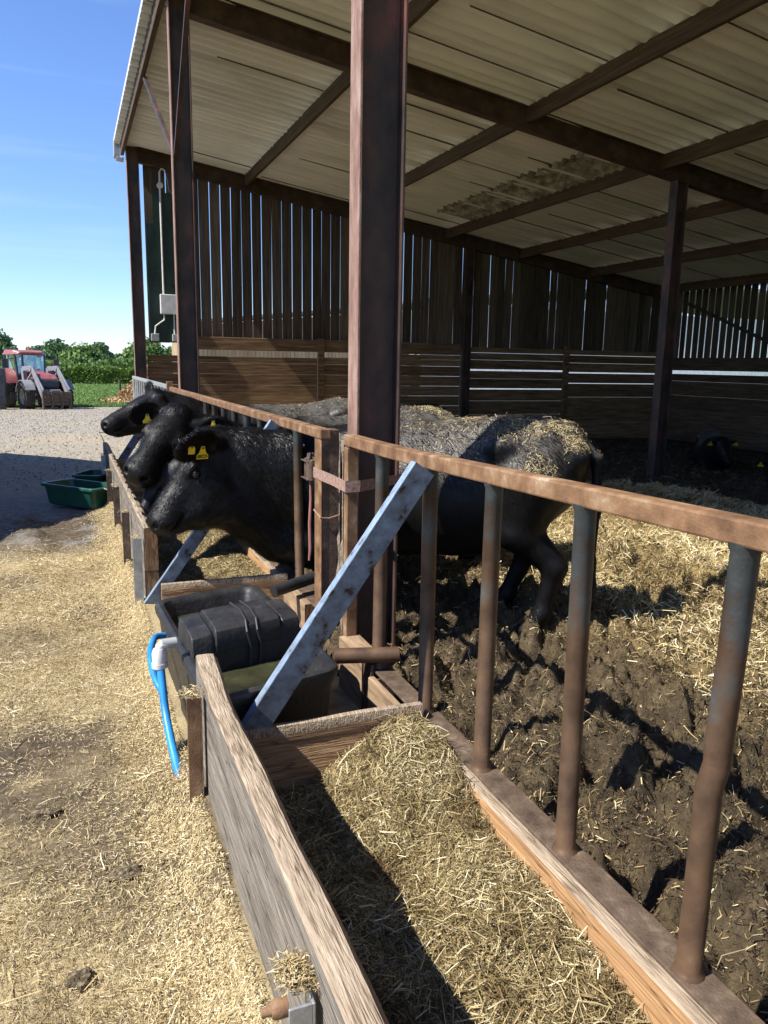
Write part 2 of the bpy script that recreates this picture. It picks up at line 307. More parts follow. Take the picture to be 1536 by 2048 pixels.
# numpy value noise
def _h(ix, iy, s):
    n = (ix*374761393 + iy*668265263 + s*1442695041) & 0x7fffffff
    n = ((n ^ (n >> 13))*1274126177) & 0x7fffffff
    return ((n ^ (n >> 16)) & 0xffff)/65535.
def vnoise(x, y, s=0):
    xi = np.floor(x).astype(np.int64); yi = np.floor(y).astype(np.int64); fx = x-xi; fy = y-yi
    fx = fx*fx*(3-2*fx); fy = fy*fy*(3-2*fy)
    a, b, c, d = _h(xi, yi, s), _h(xi+1, yi, s), _h(xi, yi+1, s), _h(xi+1, yi+1, s)
    return (a*(1-fx)+b*fx)*(1-fy) + (c*(1-fx)+d*fx)*fy
def fbm(x, y, o=4, s=0):
    t = 0; a = .5; k = 1.
    for i in range(o): t = t + a*vnoise(x*k+i*17.3, y*k-i*9.1, s+i); a *= .5; k *= 2.03
    return t
def sst(x, a, b):
    t = np.clip((x-a)/(b-a), 0, 1); return t*t*(3-2*t)
def axis_pts(*segs):
    out = []
    for a, b, st in segs: out += list(np.arange(a, b-1e-6, st))
    out.append(segs[-1][1]); return np.array(out)
def sheet(name, xs, ys, zf, m, kind='structure', parent=None):
    X, Y = np.meshgrid(xs, ys); Z = zf(X, Y); V = np.stack([X, Y, Z], -1).reshape(-1, 3)
    nx, ny = len(xs), len(ys); i = np.arange(nx*ny).reshape(ny, nx)
    F = np.stack([i[:-1, :-1], i[:-1, 1:], i[1:, 1:], i[1:, :-1]], -1).reshape(-1, 4)
    o = mesh_np(name, V, F, m, parent, smooth=True, attrs={'dirt': dirt(X, Y).ravel()} if name == 'yard' else None)
    if kind: o['kind'] = kind
    return o
def blades(name, P, N, L, Wd, m, parent=None, flow=None, tilt=.25, lift=.0, bend=.15, roll=1.1):
    """little bent strips lying on a surface; P points, N normals"""
    n = len(P); N = N/np.linalg.norm(N, axis=1, keepdims=True)
    r = rng.normal(size=(n, 3)) if flow is None else flow + rng.normal(size=(n, 3))*.35
    T = r - N*np.sum(r*N, 1, keepdims=True); T /= np.linalg.norm(T, axis=1, keepdims=True)+1e-9
    T = T + N*rng.normal(0, tilt, (n, 1)) + N*lift; T /= np.linalg.norm(T, axis=1, keepdims=True)
    S = np.cross(T, N); S /= np.linalg.norm(S, axis=1, keepdims=True)+1e-9
    B = np.cross(S, T); an = rng.uniform(-roll, roll, (n, 1)); S2 = S*np.cos(an)+B*np.sin(an)
    L = np.broadcast_to(L, (n,))[:, None]; Wd = np.broadcast_to(Wd, (n,))[:, None]
    bd = rng.normal(0, bend, (n, 1))*L
    a = P - T*L/2; c = P + T*L/2; mid = P + B*bd + S*bd*.5
    V = np.stack([a-S2*Wd/2, a+S2*Wd/2, mid-S2*Wd/2, mid+S2*Wd/2, c-S2*Wd*.4, c+S2*Wd*.4], 1).reshape(-1, 3)
    b0 = np.arange(n)[:, None]*6
    F = np.concatenate([b0+np.array([[0, 1, 3, 2]]), b0+np.array([[2, 3, 5, 4]])], 1).reshape(-1, 4)
    return mesh_np(name, V, F, m, parent)

# ------------------------------------------------------------------ ground
def terrain(X, Y):
    z = -.028*np.clip(Y-18, 0, 21)
    z = z - .3*sst(Y, 45, 85) - 4.1*sst(Y, 92, 190)
    z = z - .028*0*X
    inb = sst(X, -.75, -.45)*(1-sst(X, 15.2, 15.6))*(1-sst(Y, 18.3, 18.8))*sst(Y, -9.6, -9.2)
    return z - .9*inb - .06
TX = axis_pts((-1600, -200, 100), (-200, -40, 16), (-40, -1, 1.3), (-1, 1, .25), (1, 20, 1.), (20, 200, 15), (200, 1600, 100))
TY = axis_pts((-300, -20, 14), (-20, 60, 1.), (60, 220, 4), (220, 3000, 120))
m_field = mat('meadow_grass', [(.3, (.11, .18, .05)), (.55, (.17, .26, .075)), (.8, (.27, .35, .13))], (.6, .6, .6), 8, .95, bump=.4, bscale=20)
sheet('field', TX, TY, terrain, m_field)
def yard_z(X, Y):
    z = terrain(X, Y)*0 - .028*np.clip(Y-18, 0, 21)
    near = 1-sst(Y, 9, 14)
    z = z + .03*(fbm(X*1.3, Y*1.3, 3, 5)-.45) + near*(.035*(fbm(X*5, Y*5, 4, 9)-.45) + .012*(fbm(X*22, Y*22, 2, 19)-.4))
    drift = np.exp(-np.clip(-.93-X, 0, 9)/.07)*(.10+.10*fbm(X*0+3, Y*2.1, 3, 3))
    z = z + drift*((Y > 0) & (Y < 11.5))*sst(Y, -.5, .5)*(1-.75*np.exp(-((Y-3.35)/.5)**2)) * (X > -1.6)
    # muck heap beside the tubs
    z = z + .07*sst(fbm(X*2.2, Y*2.2, 4, 21), .42, .62)*np.exp(-((X+1.45)/.5)**2-((Y-7.9)/.9)**2)
    return z
def dirt(X, Y):
    q = sst(fbm(X*2.4, Y*2.4, 4, 121), .36, .56)
    return q*np.clip(.8*np.exp(-((X+1.30)/.42)**2-((Y-2.75)/.55)**2) + .8*np.exp(-((X+1.9)/.4)**2-((Y-3.3)/.5)**2) + .55*sst(fbm(X*1.3, Y*1.3, 3, 123), .52, .62)*(Y < 7), 0, 1)
def yard_material():
    m, n, l, b = NM('yard_ground')
    g = n.new('ShaderNodeNewGeometry'); sp = n.new('ShaderNodeSeparateXYZ'); l.new(g.outputs['Position'], sp.inputs[0])
    def noise(sc, d=6, rr=.6):
        z = n.new('ShaderNodeTexNoise'); z.inputs['Scale'].default_value = sc; z.inputs['Detail'].default_value = d; z.inputs['Roughness'].default_value = rr
        l.new(g.outputs['Position'], z.inputs['Vector']); return z.outputs['Fac']
    def mixc(f, a, c):
        x = n.new('ShaderNodeMixRGB'); l.new(f, x.inputs['Fac']); l.new(a, x.inputs['Color1']); l.new(c, x.inputs['Color2']); return x.outputs[0]
    def mr(v, a, c, lo=0, hi=1):
        x = n.new('ShaderNodeMapRange'); x.inputs['From Min'].default_value = a; x.inputs['From Max'].default_value = c; x.inputs['To Min'].default_value = lo; x.inputs['To Max'].default_value = hi
        l.new(v, x.inputs['Value']); return x.outputs[0]
    def ma(op, a, c, k=None):
        x = n.new('ShaderNodeMath'); x.operation = op
        for i, q in enumerate((a, c)):
            if isinstance(q, float): x.inputs[i].default_value = q
            else: l.new(q, x.inputs[i])
        return x.outputs[0]
    gr = ramp(n, [(.30, (.15, .125, .095)), (.45, (.275, .242, .19)), (.58, (.35, .315, .255)), (.72, (.51, .465, .39))]); l.new(noise(9, 12, .82), gr.inputs['Fac'])
    st = ramp(n, [(.28, (.14, .105, .056)), (.45, (.35, .27, .14)), (.66, (.57, .465, .275))]); l.new(noise(150, 8, .8), st.inputs['Fac'])
    mu = ramp(n, [(.3, (.045, .034, .023)), (.55, (.11, .083, .055)), (.75, (.22, .17, .115))]); l.new(noise(18, 8, .7), mu.inputs['Fac'])
    co = ramp(n, [(.3, (.14, .135, .13)), (.7, (.25, .24, .235))]); l.new(noise(7, 8, .7), co.inputs['Fac'])
    big = noise(.55, 5)
    ywob = ma('ADD', sp.outputs['Y'], ma('MULTIPLY', big, 2.4))
    c = mixc(mr(ywob, 10.6, 11.8), co.outputs[0], gr.outputs[0])                                     # concrete near, hardcore far
    mudmask = ma('MULTIPLY', mr(noise(1.1, 6), .50, .60), mr(sp.outputs['Y'], 9.6, 8.6))
    wet = ma('MULTIPLY', mr(ywob, 10.4, 9.4), mr(sp.outputs['X'], -2.4, -1.7))
    strawm = ma('MULTIPLY', mr(ywob, 8.6, 7.8), 1.0)
    c = mixc(ma('MULTIPLY', wet, mr(noise(2.5, 6), .38, .5)), c, mu.outputs[0])
    c = mixc(strawm, c, st.outputs[0])
    c = mixc(ma('MULTIPLY', ma('MULTIPLY', mudmask, strawm), .75), c, mu.outputs[0])
    sb = ma('MULTIPLY', mr(noise(.4, 4), .52, .62), mr(sp.outputs['Y'], 12., 15.))
    c = mixc(ma('MULTIPLY', sb, .35), c, st.outputs[0])
    at = n.new('ShaderNodeAttribute'); at.attribute_name = 'dirt'; c = mixc(at.outputs['Fac'], c, mu.outputs[0])
    l.new(c, b.inputs['Base Color']); b.inputs['Roughness'].default_value = .92; b.inputs['Specular IOR Level'].default_value = .2
    bp = n.new('ShaderNodeBump'); bp.inputs['Strength'].default_value = .6; bp.inputs['Distance'].default_value = .02
    l.new(noise(130, 6, .75), bp.inputs['Height']); l.new(bp.outputs[0], b.inputs['Normal'])
    return m
YX = axis_pts((-40, -4, 2), (-4, -2.2, .08), (-2.2, -1.3, .03), (-1.3, -.7, .012))
YY = axis_pts((-12, .4, .4), (.4, 6, .022), (6, 12, .05), (12, 20, .2), (20, 39, 1.))
m_yard = yard_material()
sheet('yard', YX, YY, yard_z, m_yard)
sheet('yard_apron', axis_pts((-.7, 40, 1.5)), axis_pts((18.9, 39.0, 1.)), lambda X, Y: -.028*np.clip(Y-18, 0, 21), m_yard)

sheet('yard_strip', axis_pts((-.70, .02, .06)), axis_pts((-9, 18.9, .15)), lambda X, Y: -.035 + .03*(fbm(X*4, Y*4, 3, 88)-.45), m_yard)
# pen floor: trodden muck under straw
def worley(x, y, sd=0):
    xi = np.floor(x).astype(np.int64); yi = np.floor(y).astype(np.int64); d = np.full(x.shape, 9.)
    for i in (-1, 0, 1):
        for j in (-1, 0, 1):
            px = xi+i+_h(xi+i, yi+j, sd); py = yi+j+_h(xi+i, yi+j, sd+7); d = np.minimum(d, (px-x)**2+(py-y)**2)
    return np.sqrt(d)
def pen_z(X, Y):
    z = -.05*np.clip(X-1.5, 0, 13)*.55 - .02
    near = np.exp(-np.clip(X-4.5, 0, 20)/3)
    ln = fbm(X*2.3, Y*2.3, 3, 31); rid = 1-np.abs(2*fbm(X*4.1, Y*4.1, 3, 37)/.94-1)
    holes = sst(vnoise(X*5.2, Y*5.2, 41), .66, .9)
    rid2 = 1-np.abs(2*fbm(X*9, Y*9, 3, 39)/.94-1); z = z + near*(.20*(ln-.45) + .13*(rid-.6) - .15*holes + .05*(rid2-.55) + .075*(fbm(X*13, Y*13, 3, 43)-.45) + .085*(fbm(X*27, Y*27, 3, 47)-.4))
    wx, wy = X+.16*fbm(X*5, Y*5, 3, 81), Y+.16*fbm(X*5+9, Y*5, 3, 82); big = sst(fbm(X*1.7, Y*1.7, 2, 83), .30, .50)
    z = z + near*big*(.185*np.sqrt(np.clip(1-(worley(wx*4.9, wy*4.9, 11)/.62)**2, 0, 1)) + .085*np.sqrt(np.clip(1-(worley(wx*10, wy*10, 12)/.6)**2, 0, 1)) + .04*np.sqrt(np.clip(1-(worley(X*23+fbm(X*20,Y*20,2,84), Y*23, 13)/.55)**2, 0, 1)) - .155)
    return z - .12*np.exp(-np.clip(X, 0, 9)/.16)
def pen_material():
    m, n, l, b = NM('trodden_muck')
    g = n.new('ShaderNodeNewGeometry'); sp = n.new('ShaderNodeSeparateXYZ'); l.new(g.outputs['Position'], sp.inputs[0])
    def noise(sc, d=7, rr=.65):
        z = n.new('ShaderNodeTexNoise'); z.inputs['Scale'].default_value = sc; z.inputs['Detail'].default_value = d; z.inputs['Roughness'].default_value = rr
        l.new(g.outputs['Position'], z.inputs['Vector']); return z.outputs['Fac']
    mu = ramp(n, [(.28, (.028, .019, .010)), (.45, (.082, .058, .031)), (.58, (.14, .102, .054)), (.74, (.24, .185, .105))]); l.new(noise(11), mu.inputs['Fac'])
    st = ramp(n, [(.25, (.10, .065, .025)), (.5, (.30, .21, .085)), (.75, (.52, .40, .19))]); l.new(noise(55, 8, .75), st.inputs['Fac'])
    a = n.new('ShaderNodeMapRange'); a.inputs['From Min'].default_value = 1.6; a.inputs['From Max'].default_value = 3.0
    w = n.new('ShaderNodeMath'); w.operation = 'MULTIPLY_ADD'; w.inputs[1].default_value = 2.6; l.new(noise(.9), w.inputs[0]); l.new(sp.outputs['X'], w.inputs[2])
    w2 = n.new('ShaderNodeMath'); w2.operation = 'SUBTRACT'; w2.inputs[1].default_value = 1.0; l.new(w.outputs[0], w2.inputs[0]); l.new(w2.outputs[0], a.inputs['Value'])
    x = n.new('ShaderNodeMixRGB'); l.new(a.outputs[0], x.inputs['Fac']); l.new(mu.outputs[0], x.inputs['Color1']); l.new(st.outputs[0], x.inputs['Color2'])
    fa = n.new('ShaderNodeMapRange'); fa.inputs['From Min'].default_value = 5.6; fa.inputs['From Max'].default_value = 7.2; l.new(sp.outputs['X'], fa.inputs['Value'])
    dk = ramp(n, [(.3, (.018, .013, .008)), (.6, (.05, .038, .022)), (.8, (.12, .09, .05))]); l.new(noise(6.), dk.inputs['Fac'])  # muck tone darkened towards the back, shade of the barn put into colour
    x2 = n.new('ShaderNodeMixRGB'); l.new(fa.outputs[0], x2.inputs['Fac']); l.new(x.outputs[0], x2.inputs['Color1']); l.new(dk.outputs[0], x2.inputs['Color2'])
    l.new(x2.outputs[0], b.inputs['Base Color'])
    r2 = n.new('ShaderNodeMapRange'); r2.inputs['From Min'].default_value = .35; r2.inputs['From Max'].default_value = .65; r2.inputs['To Min'].default_value = .45; r2.inputs['To Max'].default_value = .95
    l.new(noise(3.), r2.inputs['Value']); l.new(r2.outputs[0], b.inputs['Roughness']); b.inputs['Specular IOR Level'].default_value = .35
    bp = n.new('ShaderNodeBump'); bp.inputs['Strength'].default_value = 1.; bp.inputs['Distance'].default_value = .025
    l.new(noise(75, 10, .75), bp.inputs['Height']); l.new(bp.outputs[0], b.inputs['Normal'])
    return m
PX = axis_pts((0.0, 3.2, .0125), (3.2, 3.6, .02), (3.6, 6, .05), (6, 15.1, .25))
PY = axis_pts((-9, 0, .3), (0, .5, .1), (.5, 4.6, .0135), (4.6, 6, .03), (6, 10, .06), (10, 18.2, .25))
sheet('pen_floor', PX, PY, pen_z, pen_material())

def surf_pts(n, x0, x1, y0, y1, zf, dens=None):
    X = rng.uniform(x0, x1, n); Y = rng.uniform(y0, y1, n)
    if dens is not None:
        k = rng.uniform(0, 1, n) < dens(X, Y); X, Y = X[k], Y[k]
    e = .02; Z = zf(X, Y); gx = (zf(X+e, Y)-Z)/e; gy = (zf(X, Y+e)-Z)/e
    N = np.stack([-np.clip(gx, -2, 2), -np.clip(gy, -2, 2), np.ones_like(X)], 1)
    return np.stack([X, Y, Z], 1), N
def lens(n, a, b, long=.04):
    L = rng.uniform(a, b, n); k = rng.uniform(0, 1, n) < long; L[k] *= rng.uniform(1.8, 3.2, k.sum()); return L
def chaff(name, n, x0, x1, y0, y1, zf, m, la, lb, wa, wb, dens=None, lift=.004, parent=None, tilt=.25):
    P, N = surf_pts(n, x0, x1, y0, y1, zf, dens); P[:, 2] += lift + rng.uniform(0, .01, len(P))
    return blades(name, P, N, lens(len(P), la, lb), rng.uniform(wa, wb, len(P)), m, parent, tilt=tilt)
def yd(X, Y):
    return np.clip(.34+1.3*sst(fbm(X*1.1, Y*1.1, 4, 77), .34, .52), 0, 1)*(1-.88*dirt(X, Y))*(1-sst(Y+.8*fbm(X, Y, 3, 4), 6.6, 7.9)*.93)
tag(chaff('loose_straw', 300000, -3.1, -.93, .7, 4.6, yard_z, m_straw, .005, .024, .0007, .0021, yd), kind='stuff', label='chopped straw scattered over the yard beside the feed troughs')
o = chaff('straw_litter', 130000, -3.6, -.93, 4.6, 9.5, yard_z, m_straw, .008, .034, .0012, .0035, yd); o['kind'] = 'stuff'
o = chaff('straw_chaff', 110000, -1.22, -.90, .6, 10.8, yard_z, m_chaff, .004, .016, .0012, .003, lambda X, Y: sst(X+.10*fbm(X*0, Y*4, 3, 9), -1.16, -.93), .006, tilt=.5); o['kind'] = 'stuff'
o = chaff('long_straw', 2200, -3.0, -.95, .7, 7.5, yard_z, m_straw, .04, .09, .0018, .0042, None, .012, tilt=.12); o['kind'] = 'stuff'
def pd(X, Y):
    return np.clip(.13+.80*sst(X+1.8*fbm(X*.9, Y*.9, 4, 55)-.9, 1.7, 2.6) + .12*sst(fbm(X*3, Y*3, 3, 8), .5, .6), 0, 1)
o = chaff('pen_straw', 110000, .1, 3.4, .4, 6.0, pen_z, m_darkstraw, .012, .06, .0015, .005, pd, .006, tilt=.35); o['kind'] = 'stuff'
o = chaff('muck_fibre', 150000, .05, 3.3, .7, 5.2, pen_z, island_mat('muck_fibre', [(0, (.014, .010, .006)), (.5, (.05, .036, .02)), (.85, (.12, .09, .05)), (1, (.30, .23, .13))], .7, .3), .006, .03, .0015, .0045, None, .0, tilt=.6); o['kind'] = 'stuff'
o = chaff('pen_bedding', 140000, 1.6, 7.2, 2.0, 9.5, pen_z, m_bed, .03, .11, .003, .007, lambda X, Y: sst(X+1.6*fbm(X, Y, 3, 55), 2.5, 3.5), .012, tilt=.35); o['kind'] = 'stuff'
o = chaff('deep_bedding', 14000, 5, 14, 4, 17.5, pen_z, island_mat('soiled_shaded_bedding', [(0, (.02, .014, .008)), (.6, (.07, .05, .026)), (1, (.26, .20, .11))], .8, .2), .05, .16, .005, .012, None, .02, tilt=.4); o['kind'] = 'stuff'  # soiled straw, coloured darker to stand for the deep shade
# ---- NEXT
# ------------------------------------------------------------------ barn
def roof_z(x): return 6.10 - .15*x
barn = thing('barn', 'open fronted steel framed cattle barn with corrugated roof and slatted timber walls', 'barn', (.25, 3.9, 0))
FRAMES = (-9.1, -2.7, 3.91, 10.4, 18.0)
def ibeam_v(x0, x1, yc, wy, z0, z1, tf=.016, tw=.012):
    a = MB(); a.box(x0, x0+tf, yc-wy/2, yc+wy/2, z0, z1, 1)
    a.box(x1-tf, x1, yc-wy/2, yc+wy/2, z0, z1); a.box(x0+tf, x1-tf, yc-tw/2, yc+tw/2, z0, z1); return a
def ibeam_slope(xa, xb, yc, drop, depth, wy, tf=.018):
    a = MB(); za, zb = roof_z(xa)-drop, roof_z(xb)-drop
    for o, h in ((0, tf), (depth-tf, tf)):
        a.prism([(xa, za-o), (xb, zb-o), (xb, zb-o-h), (xa, za-o-h)], 1, yc-wy/2, yc+wy/2)
    a.prism([(xa, za-tf), (xb, zb-tf), (xb, zb-depth+tf), (xa, za-depth+tf)], 1, yc-.006, yc+.006)
    return a
for y in FRAMES:
    xs0 = .14 if y < 5 else (.06 if y < 12 else .08)
    ibeam_v(xs0, xs0+.25, y, .146, -.5, roof_z(xs0+.25)-.04).build('column', [m_post, m_postface], barn, bevel=.004)
    ibeam_slope(xs0+.25, 14.9, y, .045, .31, .15).build('rafter', m_rafter, barn)
    xi = 7.85 if y < 15 else 8.12
    ibeam_v(xi, xi+.22, y, .18, -.8, roof_z(xi)-.34).build('column', [m_post, m_post], barn, bevel=.004)
    ibeam_v(14.7, 14.9, y, .15, -1, roof_z(14.8)-.34).build('column', [m_post, m_post], barn)
for k, x in enumerate((2.6, 5.1, 7.6, 9.75, 12.0, 14.3)):
    w = .065; a = MB()
    for y0, y1 in zip(FRAMES[:-1], FRAMES[1:]):
        z = roof_z(x)-.03; a.prism([(x-w/2, z), (x+w/2, z-.01), (x+w/2, z-.225), (x-w/2, z-.225)], 1, y0+.0065 if k % 2 else y0+.0065, y1-.0065)
    a.build('purlin', m_purlin, barn, bevel=.006)
a = MB(); a.box(-.02, .05, -9, 18.1, roof_z(0)-.27, roof_z(0)-.03); a.build('eaves_beam', m_purlin, barn, bevel=.006)
# roof of corrugated sheets
def roof_sheet(off, mname, flip=False):
    p = .25; ys = np.arange(-9.4, 18.36, p/8)
    edges = [-.13, 2.66, 5.16, 7.66, 9.81, 12.06, 15.25]; xs = []; zs = []
    for i in range(len(edges)-1):
        a, b = edges[i], edges[i+1]
        for t in (0, .25, .5, .75, .999):
            x = a+(b-a)*t; xs.append(x); zs.append(roof_z(x) + .016*(t-.5))
    xs = np.array(xs); zs = np.array(zs)
    X, Y = np.meshgrid(xs, ys); Z = np.broadcast_to(zs, X.shape)
    run = np.floor(np.arange(len(xs))/5).astype(int); sh = run % 2*.44
    ph = (Y/1.022+sh[None, :]) % 1.0
    Z = Z + .050*np.cos(2*np.pi*Y/p + .5*np.sin(2*np.pi*Y/p)) + .03*(ph-.5) + .02*(vnoise(Y*.35, X*.5, 3)-.5) + off
    V = np.stack([X, Y, Z], -1).reshape(-1, 3); ny, nx = X.shape; i = np.arange(nx*ny).reshape(ny, nx)
    F = np.stack([i[:-1, :-1], i[:-1, 1:], i[1:, 1:], i[1:, :-1]], -1).reshape(-1, 4)
    return mesh_np(mname, V, F, m_roof if off < .01 else m_rooftop, barn, smooth=False)
roof_sheet(0., 'roof_lining'); roof_sheet(.012, 'roof')
a = MB(); a.prism([(-.135, 6.09), (-.125, 6.13), (-.125, 6.155), (-.14, 6.155)], 1, -9.4, 18.3); a.build('sheet_edge_trim', m_whitestrip, barn)
a = MB(); a.prism([(-.14, 6.17), (-.02, 6.17), (-.03, 5.80), (-.15, 5.80)], 1, 18.12, 18.30); a.prism([(-.10, 5.8), (.05, 5.8), (.05, 5.74), (-.10, 5.76)], 1, 18.1, 18.32); a.build('verge_cap', m_greyfascia, barn, bevel=.01)
lapm = mat('lap_grime', [(.3, (.05, .045, .035)), (.7, (.16, .14, .10))], (12, 3, 12), 5, .95)
for i, (xa, xb) in enumerate(((-.1, 2.55), (2.68, 5.05), (5.18, 7.55), (7.68, 9.7), (9.82, 12.0), (12.1, 14.8))):
    a = MB(); y = -2.2 + .5*(i % 2)
    while y < 17.8:
        k = random.random()
        if k < .52:
            q0 = xa + random.uniform(0, .5)*(xb-xa)*(k < .3); q1 = xb - random.uniform(0, .4)*(xb-xa)*(k > .55)
            a.prism([(q0, roof_z(q0)-.052), (q1, roof_z(q1)-.052), (q1, roof_z(q1)-.036), (q0, roof_z(q0)-.036)], 1, y, y+random.uniform(.008, .02))
        y += 1.022
    o = a.build('lap_joint', lapm, barn); o['kind'] = 'stuff'
# broken, stained sheet run beside the third purlin
ys = np.arange(10.6, 16.6, .03125); xs = np.array([6.62, 6.64, 6.8, 7.0, 7.3, 7.6]); X, Y = np.meshgrid(xs, ys); X = X.copy(); X[:, 0] += .05*vnoise(ys*5, ys*0+2, 4); X[:, 1] = X[:, 0]+.02
Z = roof_z(X)-.022 - .05*(X < 6.7)*vnoise(Y*6, Y*0, 5) + .050*np.cos(2*np.pi*Y/.25); i = np.arange(X.size).reshape(X.shape)
mesh_np('stained_sheet', np.stack([X, Y, Z], -1).reshape(-1, 3), np.stack([i[:-1, :-1], i[:-1, 1:], i[1:, 1:], i[1:, :-1]], -1).reshape(-1, 4), mat('stained_sheet', [(.35, (.15, .135, .105)), (.5, (.33, .31, .26)), (.62, (.56, .545, .49))], (5, 2.4, 3), 9, .95, bump=.2), barn)
# knee braces of the second front column
MB().bar((.10, 10.48, 4.15), (.04, 13.1, 5.80), .05, .05).build('knee_brace', m_post, barn)
MB().bar((.10, 10.32, 4.10), (.04, 7.9, 5.80), .05, .05).build('knee_brace', m_post, barn)
# slatted end wall
def slats_x(y, x0, x1, gapf):
    a = MB(); x = x0
    while x < x1:
        w = .225*random.uniform(.96, 1.04); g = gapf(x); xe = min(x+w, x1); j = [random.uniform(-.006, .006) for _ in range(4)]
        zt = roof_z(x)-.05; zb = 2.02+random.uniform(-.02, .02)
        v = [(x+j[0], y, zb), (xe+j[1], y, zb), (xe+j[2], y, zt-.15*(xe-x)), (x+j[3], y, zt)]
        v += [(p[0], y+.014, p[2]) for p in v]
        a.add(v, [(0, 1, 2, 3), (7, 6, 5, 4), (0, 4, 5, 1), (1, 5, 6, 2), (2, 6, 7, 3), (3, 7, 4, 0)]); x = xe+g
    return a
def gap1(x): return random.choice([.009, .010, .012, .008, .011, .005, .009, .007, .016])
def gap2(x): return random.choice([.001, .009, .020, .001, .002, .012, .001, .014, .001])
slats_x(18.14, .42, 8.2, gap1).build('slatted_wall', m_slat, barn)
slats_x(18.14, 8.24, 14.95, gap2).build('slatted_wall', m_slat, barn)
def wall_beam():
    a = MB(); a.box(1.3, 8.1, 18.02, 18.1, 1.885, 2.17); a.box(8.35, 14.7, 18.02, 18.1, 1.97, 2.1).box(5.4, 8.1, 18.03, 18.095, 1.762, 1.88); return a
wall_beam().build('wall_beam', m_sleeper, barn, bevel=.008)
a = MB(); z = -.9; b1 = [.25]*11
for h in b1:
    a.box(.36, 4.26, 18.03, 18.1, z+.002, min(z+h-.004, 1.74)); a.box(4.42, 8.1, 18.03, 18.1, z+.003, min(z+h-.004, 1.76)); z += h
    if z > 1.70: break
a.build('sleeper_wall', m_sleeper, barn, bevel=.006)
a = MB()
for (z0, z1) in ((-1., -.28), (-.275, .05), (.053, .36), (.365, .72), (.725, 1.02), (1.055, 1.30), (1.303, 1.50), (1.545, 1.78), (1.785, 1.96)): a.box(8.36, 11.25, 18.03, 18.1, z0, z1)
for (z0, z1) in ((-1., -.28), (-.275, .10), (.105, .46), (.462, .82), (.825, 1.19), (1.21, 1.47), (1.505, 1.75), (1.755, 1.96)): a.box(11.37, 14.8, 18.03, 18.1, z0, z1)
a.build('sleeper_wall', m_sleeper, barn, bevel=.006)
for x in (4.34, 11.31): MB().box(x-.075, x+.075, 17.93, 18.028, -.8, 2.2).build('timber_post', m_sleeper, barn, bevel=.006)
# back wall
a = MB(); y = -9.2
while y < 18.1:
    w = .2*random.uniform(.94, 1.06); g = random.choice([.03, .045, .05, .028, .04]) ; ye = min(y+w, 18.12)
    j = [random.uniform(-.008, .008) for _ in range(4)]
    v = [(14.96, y+j[0], 1.9), (14.96, ye+j[1], 1.9), (14.96, ye+j[2], roof_z(15)+.0), (14.96, y+j[3], roof_z(15)+.0)]; v += [(14.972, p[1], p[2]) for p in v]
    a.add(v, [(0, 1, 2, 3), (7, 6, 5, 4), (0, 4, 5, 1), (1, 5, 6, 2), (2, 6, 7, 3), (3, 7, 4, 0)]); y = ye+g
a.build('slatted_wall', m_slat, barn)
a = MB()
for (z0, z1) in ((-1.2, -.3), (-.297, .1), (.103, .5), (.503, .9), (.903, 1.3), (1.303, 1.5), (1.60, 1.95)): a.box(14.9, 14.955, -9.2, 18.0, z0, z1)
a.build('sleeper_wall', m_sleeper_y, barn, bevel=.006)
MB().bar((14.8, 14.2, 2.2), (14.85, 17.6, 3.5), .07, .07).build('wall_brace', m_rafter, barn)
# near gable wall, behind the viewer
a = MB(); a.box(.4, 15, -9.25, -9.2, -1, 1.9); a.build('sleeper_wall', m_sleeper, barn)

# electrics on the end wall
eb = thing('switch_board', 'green painted board with white conduit, switch box and sockets on end wall', 'switch board', (.7, 17.95, 2.1))
MB().box(.44, 1.2, 17.985, 18.02, 2.02, 3.22).box(.43, 1.25, 17.995, 18.02, 3.225, 4.5).box(.58, .98, 17.995, 18.02, 4.505, 5.15).build('backboard', m_greenboard, eb, bevel=.004)
MB().tube([(.745, 17.96, 3.02), (.745, 17.96, 5.28)], .022, 8).tube([(.745, 17.96, 5.28), (.745, 17.95, 5.55), (.79, 17.95, 5.63), (.86, 17.95, 5.58)], .02, 8).build('conduit', m_whiteplastic, eb, smooth=True)
MB().tube([(.745, 17.94, 5.28), (.745, 17.985, 5.28)], .065, 16).build('junction_box', m_whiteplastic, eb)
MB().tube([(.86, 17.95, 5.58), (.9, 17.95, 5.4), (.93, 17.95, 5.2), (1.02, 17.95, 5.12), (1.1, 17.95, 5.14)], .008, 6).build('cable', m_greytrans, eb, smooth=True)
MB().box(.66, 1.02, 17.86, 17.98, 2.62, 3.04).build('switch_box', m_whiteplastic, eb, bevel=.015)
MB().tube([(.74, 17.95, 2.62), (.74, 17.95, 2.5), (.55, 17.95, 2.36), (.53, 17.95, 2.2)], .018, 8).tube([(.95, 17.95, 2.62), (.95, 17.95, 2.2)], .018, 8).build('conduit', m_whiteplastic, eb, smooth=True)
for x in (.53, .98): MB().box(x-.085, x+.085, 17.88, 17.98, 2.04, 2.2).build('socket', m_greytrans, eb, bevel=.012)

